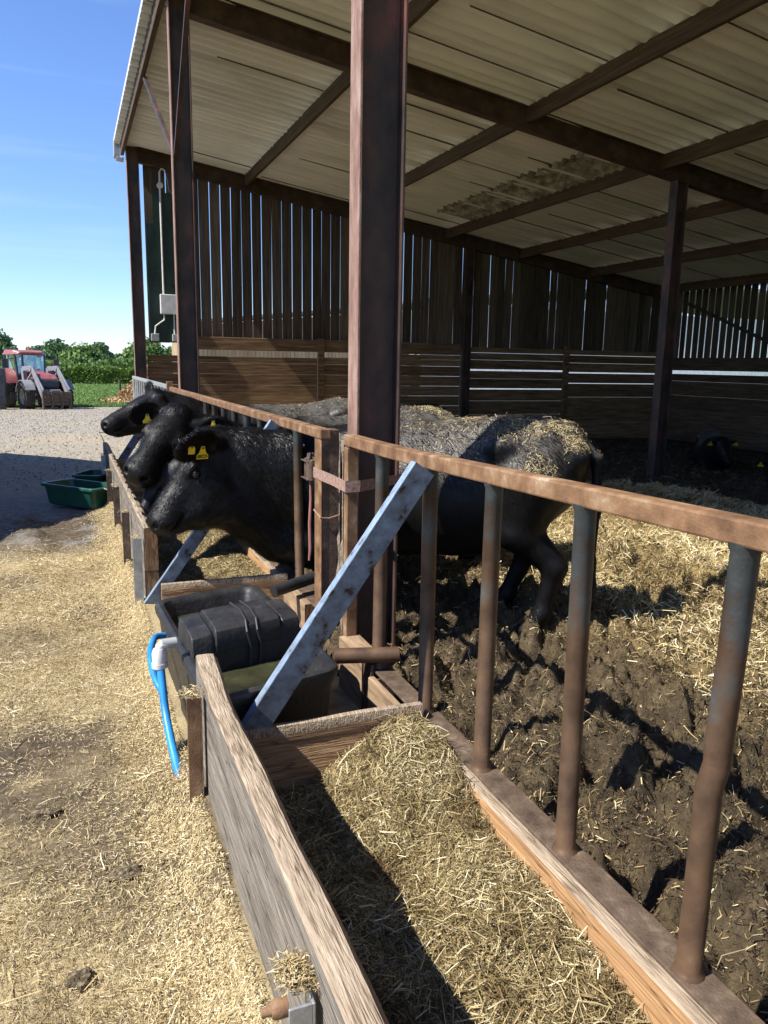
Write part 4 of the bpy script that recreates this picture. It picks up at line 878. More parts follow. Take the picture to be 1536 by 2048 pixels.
def cow(label, pos, head, poll, muzzle, res=.018, ears=None, dorsal=None, lying=False, hair=0, straw=0, legs=None, tags=(), hs=1.0, group='black cattle in the barn', zs=1.0, sway=None, dewlap=None):
    """pos: ground point under the body; head: heading in degrees; poll, muzzle: world points of the head"""
    a = R(head); hx = np.array([math.cos(a), math.sin(a), 0]); hy = np.array([-math.sin(a), math.cos(a), 0]); P0 = np.array(pos, float)
    low = -.48 if lying else 0.
    def w(x, y, z): return P0 + hx*x + hy*y + np.array([0, 0, (z*zs+low)])
    Mb = np.stack([hx, hy, [0, 0, 1]])
    S = SDF(); E = lambda c, r, k=.09: S.ell(w(*c), r, Mb, k)
    E((.26, 0, .815), (.50, .28, .405)); E((-.12, 0, .80), (.58, .335, .37)); E((-.38, 0, .97), (.46, .27, .29)); E((-.62, 0, 1.0), (.31, .275, .31))
    S.chain([w(.50, 0, 1.10), w(.1, 0, 1.125), (w(-.4, 0, 1.195)), w(-.80, 0, 1.19)], [.10, .10, .10, .09], .10)
    for sy in (-1, 1):
        S.ell(w(-.42, .215*sy, 1.15), (.10, .075, .085), Mb, .07); S.ell(w(-.84, .115*sy, 1.10), (.09, .07, .08), Mb, .07)
        S.ell(w(.52, .17*sy, .86), (.19, .13, .36), Mb, .09)
    E((.66, 0, .66), (.22, .16, .24)); E((.60, 0, .90), (.22, .20, .30))
    L = legs or {}
    for nm, sy in (('fl', 1), ('fr', -1), ('hl', 1), ('hr', -1)):
        dx, dz = L.get(nm, (0, 0))[:2]
        if nm[0] == 'f':
            if lying: S.chain([w(.52, .2*sy, .72), w(.72, .24*sy, .60), w(.45, .27*sy, .54)], [.12, .075, .05], .06)
            else:
                S.chain([w(.52, .16*sy, .75), w(.52+dx*.35, .165*sy, .42), w(.51+dx*.8, .165*sy, .15), w(.54+dx, .165*sy, .075)], [.14, .068, .047, .052], .05)
                S.cap(w(.545+dx, .165*sy, .06), w(.58+dx, .165*sy, .022), .05, .058, .03)
        else:
            if lying: S.chain([w(-.55, .25*sy, .75), w(-.25, .34*sy, .62), w(-.62, .36*sy, .54)], [.18, .10, .055], .06)
            else:
                S.chain([w(-.60, .17*sy, .90), w(-.55+dx*.15, .19*sy, .66)], [.23, .135], .08)
                S.chain([w(-.55+dx*.15, .19*sy, .66), w(-.79+dx*.7, .185*sy, .44), w(-.74+dx*.95, .18*sy, .14), w(-.69+dx, .18*sy, .07)], [.13, .068, .047, .052], .05)
                S.cap(w(-.685+dx, .18*sy, .06), w(-.65+dx, .18*sy, .022), .05, .058, .03)
    # tail
    S.chain([w(-.88, 0, 1.18), w(-.98, 0, 1.08), w(-1.0, .01, .75), w(-.99, .02, .42)], [.05, .034, .024, .022], .03); S.chain([w(-.99, .02, .45), w(-.985, .02, .28), w(-.98, .02, .16)], [.03, .045, .012], .03)
    # head frame
    p = np.array(poll, float); mz = np.array(muzzle, float); d = unit(mz-p); k = np.linalg.norm(mz-p)/.54
    up_ = unit(dorsal) if dorsal is not None else np.array([0, 0, 1.])
    u = unit(up_-d*(up_@d)); s_ = np.cross(u, d)                 # s_: the animal's left
    Mh = np.stack([d, s_, u]); H = lambda x, y, z: p + (d*x+(s_*y+u*z)*hs)*k
    # neck: crest, middle and throat lines to the withers and the brisket
    cr0, md0, th0 = w(.42, 0, 1.10), w(.55, 0, .92), w(.70, 0, .66)
    cr1, md1, th1 = H(-.03, 0, -.03), H(.02, 0, -.11), H(.12, 0, -.20)
    bend = (np.array(sway) if sway is not None else np.zeros(3))
    def arc(q0, q1, r0, r1, n=5):
        pts = [q0+(q1-q0)*t+bend*math.sin(math.pi*t) for t in np.linspace(0, 1, n)]; S.chain(pts, list(np.linspace(r0, r1, n)), .10)
    arc(cr0, cr1, .13, .088); arc(md0, md1, .21, .125); arc(th0, th1, .155, .085)
    arc((md0+th0)/2, (md1+th1)/2, .19, .11); arc((md0+cr0)/2, (md1+cr1)/2, .17, .105)
    K = k*hs
    if dewlap: S.chain([np.array(q[:3]) for q in dewlap], [q[3] for q in dewlap], .09)
    S.ell(H(.06, 0, -.05), np.array((.13, .108, .11))*K, Mh, .05); S.ell(H(.16, 0, -.02), np.array((.13, .098, .075))*K, Mh, .04)
    S.cap(H(.15, 0, -.045), H(.42, 0, -.048), .092*K, .074*K, .04)
    S.cap(H(.20, 0, -.005), H(.40, 0, -.012), .045*K, .040*K, .04)
    S.ell(H(.462, 0, -.058), np.array((.088, .090, .080))*K, Mh, .035); S.ell(H(.507, 0, -.038), np.array((.045, .076, .056))*K, Mh, .03)
    for sy in (-1, 1):
        S.cap(H(.17, .045*sy, -.15), H(.43, .012*sy, -.105), .078*K, .055*K, .04); S.ell(H(.18, .062*sy, -.10), np.array((.11, .05, .09))*K, Mh, .04)
        S.ell(H(.185, .080*sy, .014), np.array((.05, .024, .020))*K, Mh, .025)
        S.ell(H(.20, .115*sy, -.012), np.array((.034, .02, .022))*K, Mh, .02, True)
        S.ell(H(.535, .046*sy, -.022), np.array((.026, .017, .013))*K, Mh, .012, True)
        S.ell(H(.47, .075*sy, -.092), np.array((.07, .03, .006))*K, Mh, .012, True)
    S.ell(H(-.005, 0, .025), np.array((.055, .07, .05))*K, Mh, .04)
    # ears: flat hollow leaves
    ears = ears or {}; ear_frames = {}
    for nm, sy in (('l', 1), ('r', -1)):
        b0 = H(.0, .10*sy, .0)
        if nm in ears: e, fnorm, ln, wd = ears[nm]; e = unit(e); fnorm = np.array(fnorm, float)
        else: e = unit(s_*sy*.9 - u*.22 - d*.12); fnorm = d*.8-u*.5; ln, wd = .20, .068
        fnorm = unit(fnorm-e*(fnorm@e)); wv = np.cross(fnorm, e); Me = np.stack([e, wv, fnorm]); c = b0+e*ln*.55*K
        S.cap(b0, b0+e*ln*.3*K, .036*K, .03*K, .03)
        K = k; S.ell(c, np.array((ln*.56, wd, .022))*K, Me, .025); S.ell(c+fnorm*.026*K+e*.01, np.array((ln*.44, wd*.72, .018))*K, Me, .012, True)
        ear_frames[nm] = (c, e, wv, fnorm, ln*K, wd*K)
    f, lo, h = S.eval(res); V, F = surface_nets(f, lo, h)
    Nn = vnormals(V, F); lum = (fbm(V[:, 0]*9+V[:, 2]*3, V[:, 1]*9+V[:, 2]*7, 3, 91)-.45)*.005 + (fbm(V[:, 0]*21+V[:, 1]*13, V[:, 2]*3.5+V[:, 1]*4, 3, 92)-.45)*.007*sst(np.linalg.norm(V-H(.30, 0, -.06), axis=1), .26, .42)*sst(V[:, 2]-P0[2], .35, .6); V = V+Nn*lum[:, None]
    loc = (V-P0)@hx; dust_sheen = sst(V[:, 2]-P0[2], .75+low, 1.2+low)*(1-sst(loc, .35, .75))*sst(Nn[:, 2], -.3, .5)  # greyer upper body: dust together with painted sheen of sunlit hair
    root = thing('cow', label, 'cow', tuple(P0), group)
    mesh_np('body', V, F, m_cow, root, smooth=True, attrs={'dust_sheen': dust_sheen})
    for sy in (-1, 1):
        e = MB(); c = H(.20, .097*sy, -.012); r = .0225*K; n_ = 10
        v = []
        for i in range(n_+1):
            th = math.pi*i/n_
            for j in range(14): ph = 2*math.pi*j/14; v.append(c+r*(d*math.sin(th)*math.cos(ph)*1.15+u*math.sin(th)*math.sin(ph)+s_*math.cos(th)))
        e.add(v, [(i*14+j, i*14+(j+1) % 14, (i+1)*14+(j+1) % 14, (i+1)*14+j) for i in range(n_) for j in range(14)]).build('eye', m_eye, root, smooth=True)
    for nm, along, across, sz, big in tags:
        c, e, wv, fn, ln, wd = ear_frames[nm]; q = c+e*along*ln+wv*across*wd+fn*.030; fn = unit(fn+np.array([-.22, -.25, .34])); down = unit(np.array([0, 0, -1.])-fn*(-fn[2])); sd = np.cross(down, fn)
        out = [(-.30, -.95), (-.12, -1.), (.12, -1.), (.30, -.95), (.36, -.55), (.62, .1), (.95, .35), (1., .55), (.95, 1.), (-.95, 1.), (-1., .55), (-.95, .35), (-.62, .1), (-.36, -.55)] if big else \
              [(-.8, -.5), (-.55, -.85), (0, -1), (.55, -.85), (.8, -.5), (.8, .9), (.6, 1), (-.6, 1), (-.8, .9)]
        v = [q+sd*x*sz+down*y*sz*(1.0 if big else .95) for x, y in out]; v2 = [p_+fn*.003 for p_ in v]; n_ = len(out)
        tg = MB().add(v+v2, [tuple(range(n_)), tuple(range(2*n_-1, n_-1, -1))]+[(i, (i+1) % n_, (i+1) % n_+n_, i+n_) for i in range(n_)]).build('ear_tag', m_tag, root)
        tg['_'] = 0; del tg['_']
        MB().tube([q-down*sz*.72+fn*.002, q-down*sz*.72+fn*.008], .006 if big else .005, 10).build('button', m_ink, tg)
        if big == 2:
            fc = bpy.data.curves.new('number', 'FONT'); fc.body = '588254'; fc.size = sz*.78; fc.align_x = 'CENTER'; fc.extrude = .0006; fc.offset = .0004; fc.materials.append(m_ink)
            tmp = bpy.data.objects.new('number_text', fc); COL.objects.link(tmp); bpy.context.view_layer.update()
            nme = bpy.data.meshes.new_from_object(tmp.evaluated_get(bpy.context.evaluated_depsgraph_get())); bpy.data.objects.remove(tmp)
            fo = bpy.data.objects.new('number', nme); link(fo, tg)
            xa = -sd if (-sd)@np.array([1, 0, 0]) > 0 else sd
            ya = -down; za = np.cross(xa, ya)
            fo.matrix_world = Matrix(((xa[0], ya[0], za[0], 0), (xa[1], ya[1], za[1], 0), (xa[2], ya[2], za[2], 0), (0, 0, 0, 1)))
            pos_ = q+down*sz*.83+fn*.0045; fo.location = Vector(pos_-P0)
    if hair:
        pw = .25+3.*(np.linalg.norm(V-H(.1, 0, -.05), axis=1) < .75)+.8*(V[:, 2]-P0[2] > .9); i = rng.choice(len(V), hair, p=pw/pw.sum()); PP = V[i]+rng.normal(0, .006, (hair, 3)); NN = Nn[i]
        hd = ((PP-p)@d); near = np.linalg.norm(PP-H(.25, 0, -.05), axis=1) < .40
        fl = np.where(near[:, None], -d*.5*0+d*.8+np.array([0, 0, -.3]), -hx*.7+np.array([0, 0, -.9]))
        crest = (np.abs((PP-p)@s_) < .09) & (((PP-p)@u) > -.05) & (hd < .05) & (hd > -.35)
        Ls = np.where(near, rng.uniform(.012, .022, hair), rng.uniform(.02, .04, hair)); Ls[crest] *= 1.8; tuft = np.linalg.norm(PP-H(-.01, 0, .03), axis=1) < .10; Ls[tuft] = rng.uniform(.03, .06, tuft.sum())
        ok = ~((np.linalg.norm(PP-H(.5, 0, -.05), axis=1) < .10))
        blades('coat', (PP+NN*.002)[ok], NN[ok], Ls[ok], np.where(near, .0016, .0024)[ok], m_hair, root, fl[ok], tilt=.05, lift=.07, bend=.05, roll=.45)
    if straw:
        up2 = np.clip(Nn[:, 2]-.25, 0, 1)*(loc < .25)*(.22+1.9*sst(-loc, .35, .75))*((V[:, 2]-P0[2]) > (.9+low)) * sst(fbm(V[:, 0]*6, V[:, 1]*6, 3, 13), .3, .5)
        up2 = up2/up2.sum(); i = rng.choice(len(V), straw, p=up2)
        o = blades('straw_on_back', V[i]+Nn[i]*.006+rng.normal(0, .004, (straw, 3)), Nn[i], lens(straw, .008, .034), rng.uniform(.0011, .0026, straw), m_straw, root, tilt=.3); o['kind'] = 'stuff'
    return root
HA = math.degrees(math.atan2(.56, -.83))
cow('black cow nearest the viewer, head through the rusty barrier with two yellow ear tags', (.86, 4.36, .0), HA, (-.46, 4.86, 1.12), (-.86, 4.74, .655), .0115,
    dewlap=((-.72, 4.77, .68, .06), (-.56, 4.80, .715, .11), (-.38, 4.84, .74, .14), (-.2, 4.86, .63, .145), (-.03, 4.86, .49, .145), (.16, 4.80, .45, .17)),
    ears={'l': ((-.74, -.56, -.04), (-.30, -.88, -.36), .26, .10), 'r': ((.1, .9, .1), (-.8, 0, -.4), .2, .07)}, dorsal=(-.86, -.1, .6), hair=60000, straw=4200, hs=1.1,
    legs={'hl': (.03, 0), 'hr': (.28, 0), 'fl': (-.1, 0), 'fr': (.12, 0)}, tags=(('l', .22, -.05, .026, 0), ('l', -.13, .24, .040, 2)), sway=(-.03, .06, -.05))
cow('black cow with lowered face turned toward the viewer, second head along the barrier', (1.12, 6.36, .0), 180, (-.50, 6.12, 1.19), (-.85, 5.76, .83), .0125,
    dorsal=(-.2, -.9, .62), hair=36000, straw=4000, zs=.93, sway=(.02, .02, -.12), ears={'r': ((-.75, -.25, -.12), (-.3, -.8, -.3), .21, .085), 'l': ((.75, -.1, -.05), (-.2, -.8, -.3), .20, .08)}, tags=(('r', -.05, .35, .035, 1), ('l', -.1, .3, .03, 1)), hs=1.28)
cow('black cow holding its head out level in profile, farthest head along the barrier', (1.10, 8.36, -.02), 180, (-.44, 8.36, 1.24), (-.98, 8.22, 1.00), .0135,
    ears={'l': ((-.25, -.85, -.35), (-.3, -.6, -.7), .22, .085), 'r': ((-.05, .7, .55), (-.8, -.4, .1), .19, .07)}, hair=22000, straw=4000, hs=1.12, zs=.94, sway=(0, 0, -.06))
cow('black cow with its head down in the trough, between first and second heads', (1.12, 5.42, .0), 181, (-.655, 5.95, .79), (-.84, 5.84, .47), .0135, dorsal=(-.7, -.5, .3), hair=12000, straw=4000, zs=.9)
cow('black cow standing well back in the pen, face toward us with two yellow tags', (3.55, 12.6, -.32), -42, (4.40, 11.75, .90), (4.55, 11.35, .55), .022, tags=(('l', .1, .2, .05, 1), ('r', .1, .2, .05, 1)))
cow('black cow lying in deep shade right of the inner column, ears spread', (10.7, 11.9, -.42), -128, (9.95, 10.9, .32), (9.8, 10.55, -.02), .026, lying=True, tags=(('l', .2, .1, .05, 1), ('r', .2, .1, .05, 1)))
cow('black cow lying at the right edge in the shade, single bright tag', (11.0, 9.9, -.42), -165, (9.75, 9.55, .10), (9.4, 9.3, -.15), .026, lying=True, tags=(('r', .2, .1, .05, 1),))
# ---- NEXT
# ------------------------------------------------------------------ tractor
tr = thing('tractor', 'dusty red tractor with a grey front loader parked at edge of the yard', 'tractor', (-3.16, 39.2, -.60), rotz=math.atan2(-.933, .36)); tr.scale = (.92, .92, .92)
def wheel(x, y, r, w, rr, side, name='wheel'):
    t = MB(); n = 36; v = []; f = []
    prof = [(rr, -w*.42), (rr+.05, -w*.5), (r-.09, -w*.5), (r-.03, -w*.44), (r-.03, w*.44), (r-.09, w*.5), (rr+.05, w*.5), (rr, w*.42)]
    for i in range(n):
        a = 2*math.pi*i/n
        for q, o in prof: v.append((x+q*math.cos(a), y+o, r+q*math.sin(a)))
    m_ = len(prof)
    for i in range(n):
        for j in range(m_): f.append((i*m_+j, i*m_+(j+1) % m_, ((i+1) % n)*m_+(j+1) % m_, ((i+1) % n)*m_+j))
    t.add(v, f)
    for i in range(20):                                             # chevron lugs
        for sd in (-1, 1):
            a = 2*math.pi*(i+.5*(sd > 0))/20; a2 = a+.20
            p0 = (x+(r-.012)*math.cos(a), y+sd*w*.03, r+(r-.012)*math.sin(a)); p1 = (x+(r-.03)*math.cos(a2), y+sd*w*.49, r+(r-.03)*math.sin(a2))
            t.bar(p0, p1, .055, .06, (math.cos(a), 0, math.sin(a)))
    W_ = t.build('tyre', m_tyre, tr, local=True)
    rim = MB(); rings = [(rr, side*w*.40), (rr*.92, side*w*.40), (rr*.88, side*w*.12), (rr*.45, side*w*.06), (rr*.36, side*w*.2), (rr*.2, side*w*.28), (.0, side*w*.28)]
    v = []; f = []
    for q, o in rings: v += [(x+q*math.cos(2*math.pi*i/24), y+o, r+q*math.sin(2*math.pi*i/24)) for i in range(24)]
    for k in range(len(rings)-1): f += [(k*24+i, k*24+(i+1) % 24, (k+1)*24+(i+1) % 24, (k+1)*24+i) for i in range(24)]
    rim.add(v, f).build('rim', m_rim, W_, local=True, smooth=True)
    W_.name = 'wheel'
    return W_
for sd in (-1, 1):
    wheel(0, sd*.92, .88, .52, .48, sd); wheel(2.65, sd*.88, .66, .44, .37, sd)
a = MB(); a.box(-.3, 3.1, -.28, .28, .55, .95).box(2.3, 3.0, -.75, .75, .52, .68).box(-.2, .25, -.7, .7, .7, 1.05); a.build('chassis', m_dgrey, tr, local=True, bevel=.03)
a = MB(); a.prism([(.95, .95), (3.15, .95), (3.30, 1.15), (3.27, 1.50), (3.0, 1.66), (1.3, 1.82), (.95, 1.82)], 1, -.40, .40); a.build('bonnet', m_red, tr, local=True, bevel=.06, seg=3)
a = MB(); a.prism([(1.2, .93), (3.20, .93), (3.335, 1.15), (3.30, 1.44), (3.05, 1.53), (1.2, 1.48)], 1, -.425, .425); a.build('grille', m_dgrey, tr, local=True, bevel=.03)
for sd in (-1, 1): MB().box(3.24, 3.33, sd*.27-.11, sd*.27+.11, 1.38, 1.48).build('headlight', m_glass, tr, local=True, bevel=.02)
# cab
a = MB()
for sd in (-1, 1):
    a.bar((.95, sd*.62, 1.1), (.82, sd*.70, 2.62), .09, .09).bar((-.45, sd*.72, 1.35), (-.55, sd*.70, 2.62), .09, .09).bar((.2, sd*.80, 1.2), (.12, sd*.75, 2.62), .07, .05)
    a.bar((.95, sd*.62, 1.1), (.2, sd*.8, 1.2), .06, .08).bar((.2, sd*.8, 1.2), (-.45, sd*.72, 1.55), .06, .08)
a.box(.88, .97, -.62, .62, 1.05, 1.62); a.box(-.5, .8, -.55, .55, .95, 1.25); a.build('cab_frame', m_dgrey, tr, local=True, bevel=.015)
a = MB(); v = [(1.02, -.60, 2.58), (1.02, .60, 2.58), (.7, .80, 2.56), (-.75, .78, 2.56), (-.75, -.78, 2.56), (.7, -.80, 2.56), (1.06, -.5, 2.70), (1.06, .5, 2.70), (.7, .70, 2.80), (-.65, .66, 2.82), (-.65, -.66, 2.82), (.7, -.70, 2.80)]
a.add(v, [(0, 1, 2, 3, 4, 5)[::-1], (6, 7, 8, 9, 10, 11)]+[(i, (i+1) % 6, (i+1) % 6+6, i+6) for i in range(6)]).build('cab_roof', m_red, tr, local=True, bevel=.05, seg=3)
MB().add([(.945, -.60, 1.62), (.945, .60, 1.62), (.86, .66, 2.56), (.86, -.66, 2.56)], [(0, 1, 2, 3)]).build('windscreen', m_glass, tr, local=True)
for sd in (-1, 1):
    MB().add([(.92, sd*.635, 1.15), (.2, sd*.81, 1.2), (.13, sd*.76, 2.56), (.83, sd*.69, 2.56)], [(0, 1, 2, 3)]).build('door_window', m_glass, tr, local=True)
    MB().add([(.18, sd*.80, 1.55), (-.45, sd*.73, 1.6), (-.54, sd*.70, 2.56), (.11, sd*.755, 2.56)], [(0, 1, 2, 3)]).build('side_window', m_glass, tr, local=True)
    # mudguards
    g = MB(); v = []; n = 10
    for i in range(n+1):
        an = R(20+150*i/n); q = 1.0
        v += [(q*math.cos(an), sd*.62, .88+q*math.sin(an)), (q*math.cos(an), sd*1.20, .88+q*math.sin(an)), ((q+.05)*math.cos(an), sd*1.2, .88+(q+.05)*math.sin(an)), ((q+.05)*math.cos(an), sd*.62, .88+(q+.05)*math.sin(an))]
    f = [(i*4+k, i*4+(k+1) % 4, i*4+4+(k+1) % 4, i*4+4+k) for i in range(n) for k in range(4)]; g.add(v, f).build('mudguard', m_red, tr, local=True, smooth=True)
    g = MB(); v = []
    for i in range(9):
        an = R(25+140*i/8); q = .74
        v += [(2.65+q*math.cos(an), sd*.66, .66+q*math.sin(an)), (2.65+q*math.cos(an), sd*1.10, .66+q*math.sin(an)), (2.65+(q+.03)*math.cos(an), sd*1.10, .66+(q+.03)*math.sin(an)), (2.65+(q+.03)*math.cos(an), sd*.66, .66+(q+.03)*math.sin(an))]
    g.add(v, [(i*4+k, i*4+(k+1) % 4, i*4+4+(k+1) % 4, i*4+4+k) for i in range(8) for k in range(4)]).build('front_mudguard', m_lgrey, tr, local=True, smooth=True)
    # loader arm: post, rising knee, drop to the headstock
    L_ = MB(); yy = sd*.58
    L_.bar((1.75, yy, .75), (1.55, yy, 1.95), .14, .26).bar((1.55, yy, 1.92), (2.75, yy, 1.98), .12, .22).bar((2.70, yy, 2.02), (4.05, yy, .62), .12, .20)
    L_.bar((1.8, yy, 1.25), (2.75, yy, 1.78), .08, .08, (0, 0, 1)).bar((2.85, yy+sd*.01, 1.98), (4.1, yy+sd*.01, 1.0), .07, .07)
    L_.tube([(2.72, yy-.1, 1.93), (2.72, yy+.1, 1.93)], .13, 14)
    L_.build('loader_arm', m_lgrey, tr, local=True, bevel=.02)
    MB().bar((.80, sd*.72, 2.4), (.98, sd*1.15, 2.35), .03, .03).box(.95, 1.02, sd*1.20-.13, sd*1.20+.13, 1.95, 2.38).build('mirror', m_dgrey, tr, local=True, bevel=.01)
    MB().box(.98, 1.04, sd*.46-.09, sd*.46+.09, 2.50, 2.60).build('work_light', m_lgrey, tr, local=True, bevel=.01)
a = MB(); a.box(4.02, 4.10, -.66, .66, .30, .42).box(4.02, 4.10, -.66, .66, .80, .92)
for q in (-.62, -.22, .22, .62): a.box(4.0, 4.14, q-.04, q+.04, .08, .95)
a.box(4.04, 4.07, -.62, .62, .42, .80); a.build('headstock', m_dirtsteel, tr, local=True, bevel=.01)
a = MB()
for q in range(8): a.box(3.2, 3.62, -.40+q*.1, -.31+q*.1, .62, 1.0)
a.build('front_weight', m_lgrey, tr, local=True, bevel=.03)
MB().tube([(1.35, -.52, 1.1), (1.35, -.52, 2.5), (1.32, -.55, 2.62)], .06, 12).build('exhaust', m_dgrey, tr, local=True, smooth=True)
MB().tube([(-.55, .45, 2.8), (-.55, .45, 3.0)], .05, 10).build('beacon', plain('amber_beacon', (.7, .25, .02), .4), tr, local=True)
a = MB(); a.box(.35, .95, -1.0, -.62, .45, .5).box(.35, .95, -1.02, -.66, .75, .79).box(.35, .38, -1.02, -.66, .45, .8).box(.92, .95, -1.02, -.66, .45, .8).box(.3, 1.0, -.66, -.5, .5, 1.05); a.build('cab_steps', m_dgrey, tr, local=True)
MB().box(.0, .9, -.25, .25, 1.2, 1.3).box(-.15, .05, -.25, .25, 1.3, 1.95).build('seat', m_dgrey, tr, local=True, bevel=.04)
MB().tube([(.62, -.2+.4*math.cos(t)*.5+.2, 1.72+.2*math.sin(t)*.6) for t in np.linspace(0, 6.283, 14)], .018, 6).bar((.62, 0, 1.7), (.85, 0, 1.3), .05, .05).build('steering_wheel', m_dgrey, tr, local=True)
# dark implement behind the tractor
im = thing('steel_bin', 'dark grey steel box standing against the tractor, cut by the left frame edge', 'bin', (-4.1, 36.4, -.55))
MB().box(-5.2, -3.78, 36.0, 36.9, -.25, 1.20).build('box', m_dgrey, im, bevel=.03)
MB().box(-5.1, -3.82, 35.97, 36.0, .9, 1.0).box(-5.1, -3.82, 35.97, 36.0, .1, .2).build('rail', m_dgrey, im)
MB().box(-4.8, -4.6, 36.1, 36.8, -.60, -.25).box(-4.05, -3.85, 36.1, 36.8, -.60, -.25).build('skid', m_dgrey, im)

# ------------------------------------------------------------------ trees, hedge, field edge
def tz(x, y): return float(terrain(np.array([float(x)]), np.array([float(y)]))[0])
def tree(name, label, x, y, h, wd, m, n=2600, leaf=.5, seed=0, trunk=.25, lobes=9, group='trees beyond the meadow', squash=1.):
    r_ = np.random.default_rng(seed); h *= .68; z0 = tz(x, y); t = thing(name, label, 'tree', (x, y, z0), group)
    tm = MB(); tm.tube([(x, y, z0-.3), (x+.1, y, z0+h*.25), (x, y, z0+h*.6)], [h*.035, h*.025, h*.012], 8)
    L = []
    for i in range(lobes):
        a = r_.uniform(0, 6.283); q = r_.uniform(.15, .75)*wd/2; zz = z0+h*r_.uniform(trunk+.12, .86); q *= 1.05-abs((zz-z0)/h-.5)*1.1
        c = np.array([x+q*math.cos(a), y+q*math.sin(a), zz]); L.append((c, r_.uniform(.16, .28)*wd*np.array([1, 1, .85*squash])))
        tm.tube([(x, y, z0+h*.3), tuple((np.array([x, y, z0+h*.35])+c)/2+r_.normal(0, .2, 3)), tuple(c)], [h*.012, h*.008, h*.003], 5)
    L.append((np.array([x, y, z0+h*.82]), np.array([.24, .24, .2])*wd)); L.append((np.array([x, y, z0+h*.5]), np.array([.33, .33, .28])*wd))
    tm.build('trunk', m_bark, t, smooth=True)
    P = []; N = []
    for i in range(n):
        c, rr = L[r_.integers(len(L))]; v = unit(r_.normal(size=3)); q = r_.uniform(.55, 1.04)
        P.append(c+v*rr*q); N.append(v+r_.normal(0, .6, 3))
    o = blades('crown', np.array(P), np.array(N), r_.uniform(.7, 1.4, n)*leaf, r_.uniform(.6, 1.2, n)*leaf*.8, m, t, tilt=.5, bend=.1)
    return t
TR = [('tree', 'rounded pale green tree in the gap between tractor and barn', 1.6, 190, 13.5, 14.5, m_leaf, 5200, .62, 3),
      ('tree', 'large bright green tree beside the barn corner', 13.0, 175, 14.5, 14, m_leaf, 5200, .60, 4),
      ('tree', 'dark bushy tree left of the rounded pale tree, behind tractor', -7.0, 185, 10.5, 12, m_leaf_d, 3200, .6, 5),
      ('tree', 'dark low tree between pale rounded tree and barn corner tree', 7.2, 170, 8.2, 9, m_leaf_d, 2600, .55, 6),
      ('tree', 'tall hazy tree rising over the tractor roof', -22.0, 260, 19, 22, m_leaf_d, 4200, .9, 7),
      ('tree', 'small round distant tree seen in the dip of the tree line', 10.5, 330, 20, 13, m_leaf_d, 2200, .9, 8),
      ('tree', 'mid green tree just left of the tractor cab top', -33.0, 250, 17, 18, m_leaf, 3200, .8, 9),
      ('tree', 'dark tree partly hidden by the barn end post', 20.5, 190, 12.5, 13, m_leaf_d, 3000, .6, 10),
      ('tree', 'distant dark tree right of the tractor mirror', -5.0, 300, 19, 15, m_leaf_d, 2600, .9, 11),
      ('tree', 'bright tree showing through the gap behind the second column', 28.0, 170, 13, 14, m_leaf, 3000, .6, 12)]
for nm, lb, x, y, h, wd, m, n, lf, sd in TR: tree(nm, lb, x, y, h, wd, m, n, lf, sd)
# far wood
FP = []; 
for i in range(70):
    x = rng.uniform(-190, 190); y = rng.uniform(380, 430); h = rng.uniform(10, 13) - (2.5 if -12 < x < 30 else 0); z0 = tz(x, y); r0 = rng.uniform(6, 9); n = 260
    v = rng.normal(size=(n, 3)); v /= np.linalg.norm(v, axis=1, keepdims=True); FP.append(np.array([x, y, z0+h*.55])+v*np.array([r0, r0, h*.48])*rng.uniform(.6, 1.03, (n, 1)))
FP = np.concatenate(FP); o = blades('far_woodland', FP, rng.normal(size=FP.shape), rng.uniform(1.2, 2.4, len(FP)), rng.uniform(1., 2., len(FP)), m_leaf_d, tilt=.5)
tag(o, 'dark wooded ridge along the skyline', 'woodland', kind='stuff')
# hedge: dense leafy bank
hd = thing('hedge', 'clipped green hedge along the far side of the meadow', 'hedge', (0, 86, tz(0, 86)))
xs_ = np.arange(-60, 70, .8); a = MB()
for x in xs_: a.tube([(x, 86+random.uniform(-.3, .3), tz(x, 86)-.1), (x+random.uniform(-.3, .3), 86, tz(x, 86)+1.5)], [.05, .02], 5)
a.build('stems', m_bark, hd)
n = 30000; X = rng.uniform(-45, 48, n); th = rng.uniform(0, math.pi, n); q = rng.uniform(.7, 1.05, n)
top = 1.75+.35*(fbm(X*.5, X*0, 3, 71)-.45)*2+.25*(vnoise(X*1.7, X*0, 72)-.5)
P = np.stack([X, 86-1.1*np.cos(th)*q, tz(0, 86)+top*np.abs(np.sin(th))**.5*q*rng.uniform(.25, 1, n)**.25], 1); low_ = rng.uniform(0, 1, n) < .45; P[low_, 2] = tz(0, 86)+rng.uniform(.05, 1, low_.sum())*top[low_]; P[low_, 1] = 86-1.1*rng.uniform(.7, 1.05, low_.sum())
blades('foliage', P, rng.normal(size=P.shape)+np.array([0, -.6, .8]), rng.uniform(.16, .34, n), rng.uniform(.12, .26, n), m_leaf_h, hd, tilt=.5)
# second paler bank behind the hedge
n = 9000; X = rng.uniform(-40, 45, n); h2 = 2.4+.9*(fbm(X*.22, X*0+4, 3, 73)-.4)*2
P = np.stack([X, 92+rng.uniform(-1.6, 1.6, n), tz(0, 90)+h2*rng.uniform(.2, 1, n)**.5], 1)
o = blades('scrub', P, rng.normal(size=P.shape), rng.uniform(.25, .5, n), rng.uniform(.2, .4, n), m_leaf, tilt=.5); tag(o, 'pale green scrub growing up behind the clipped hedge', 'scrub', kind='stuff')
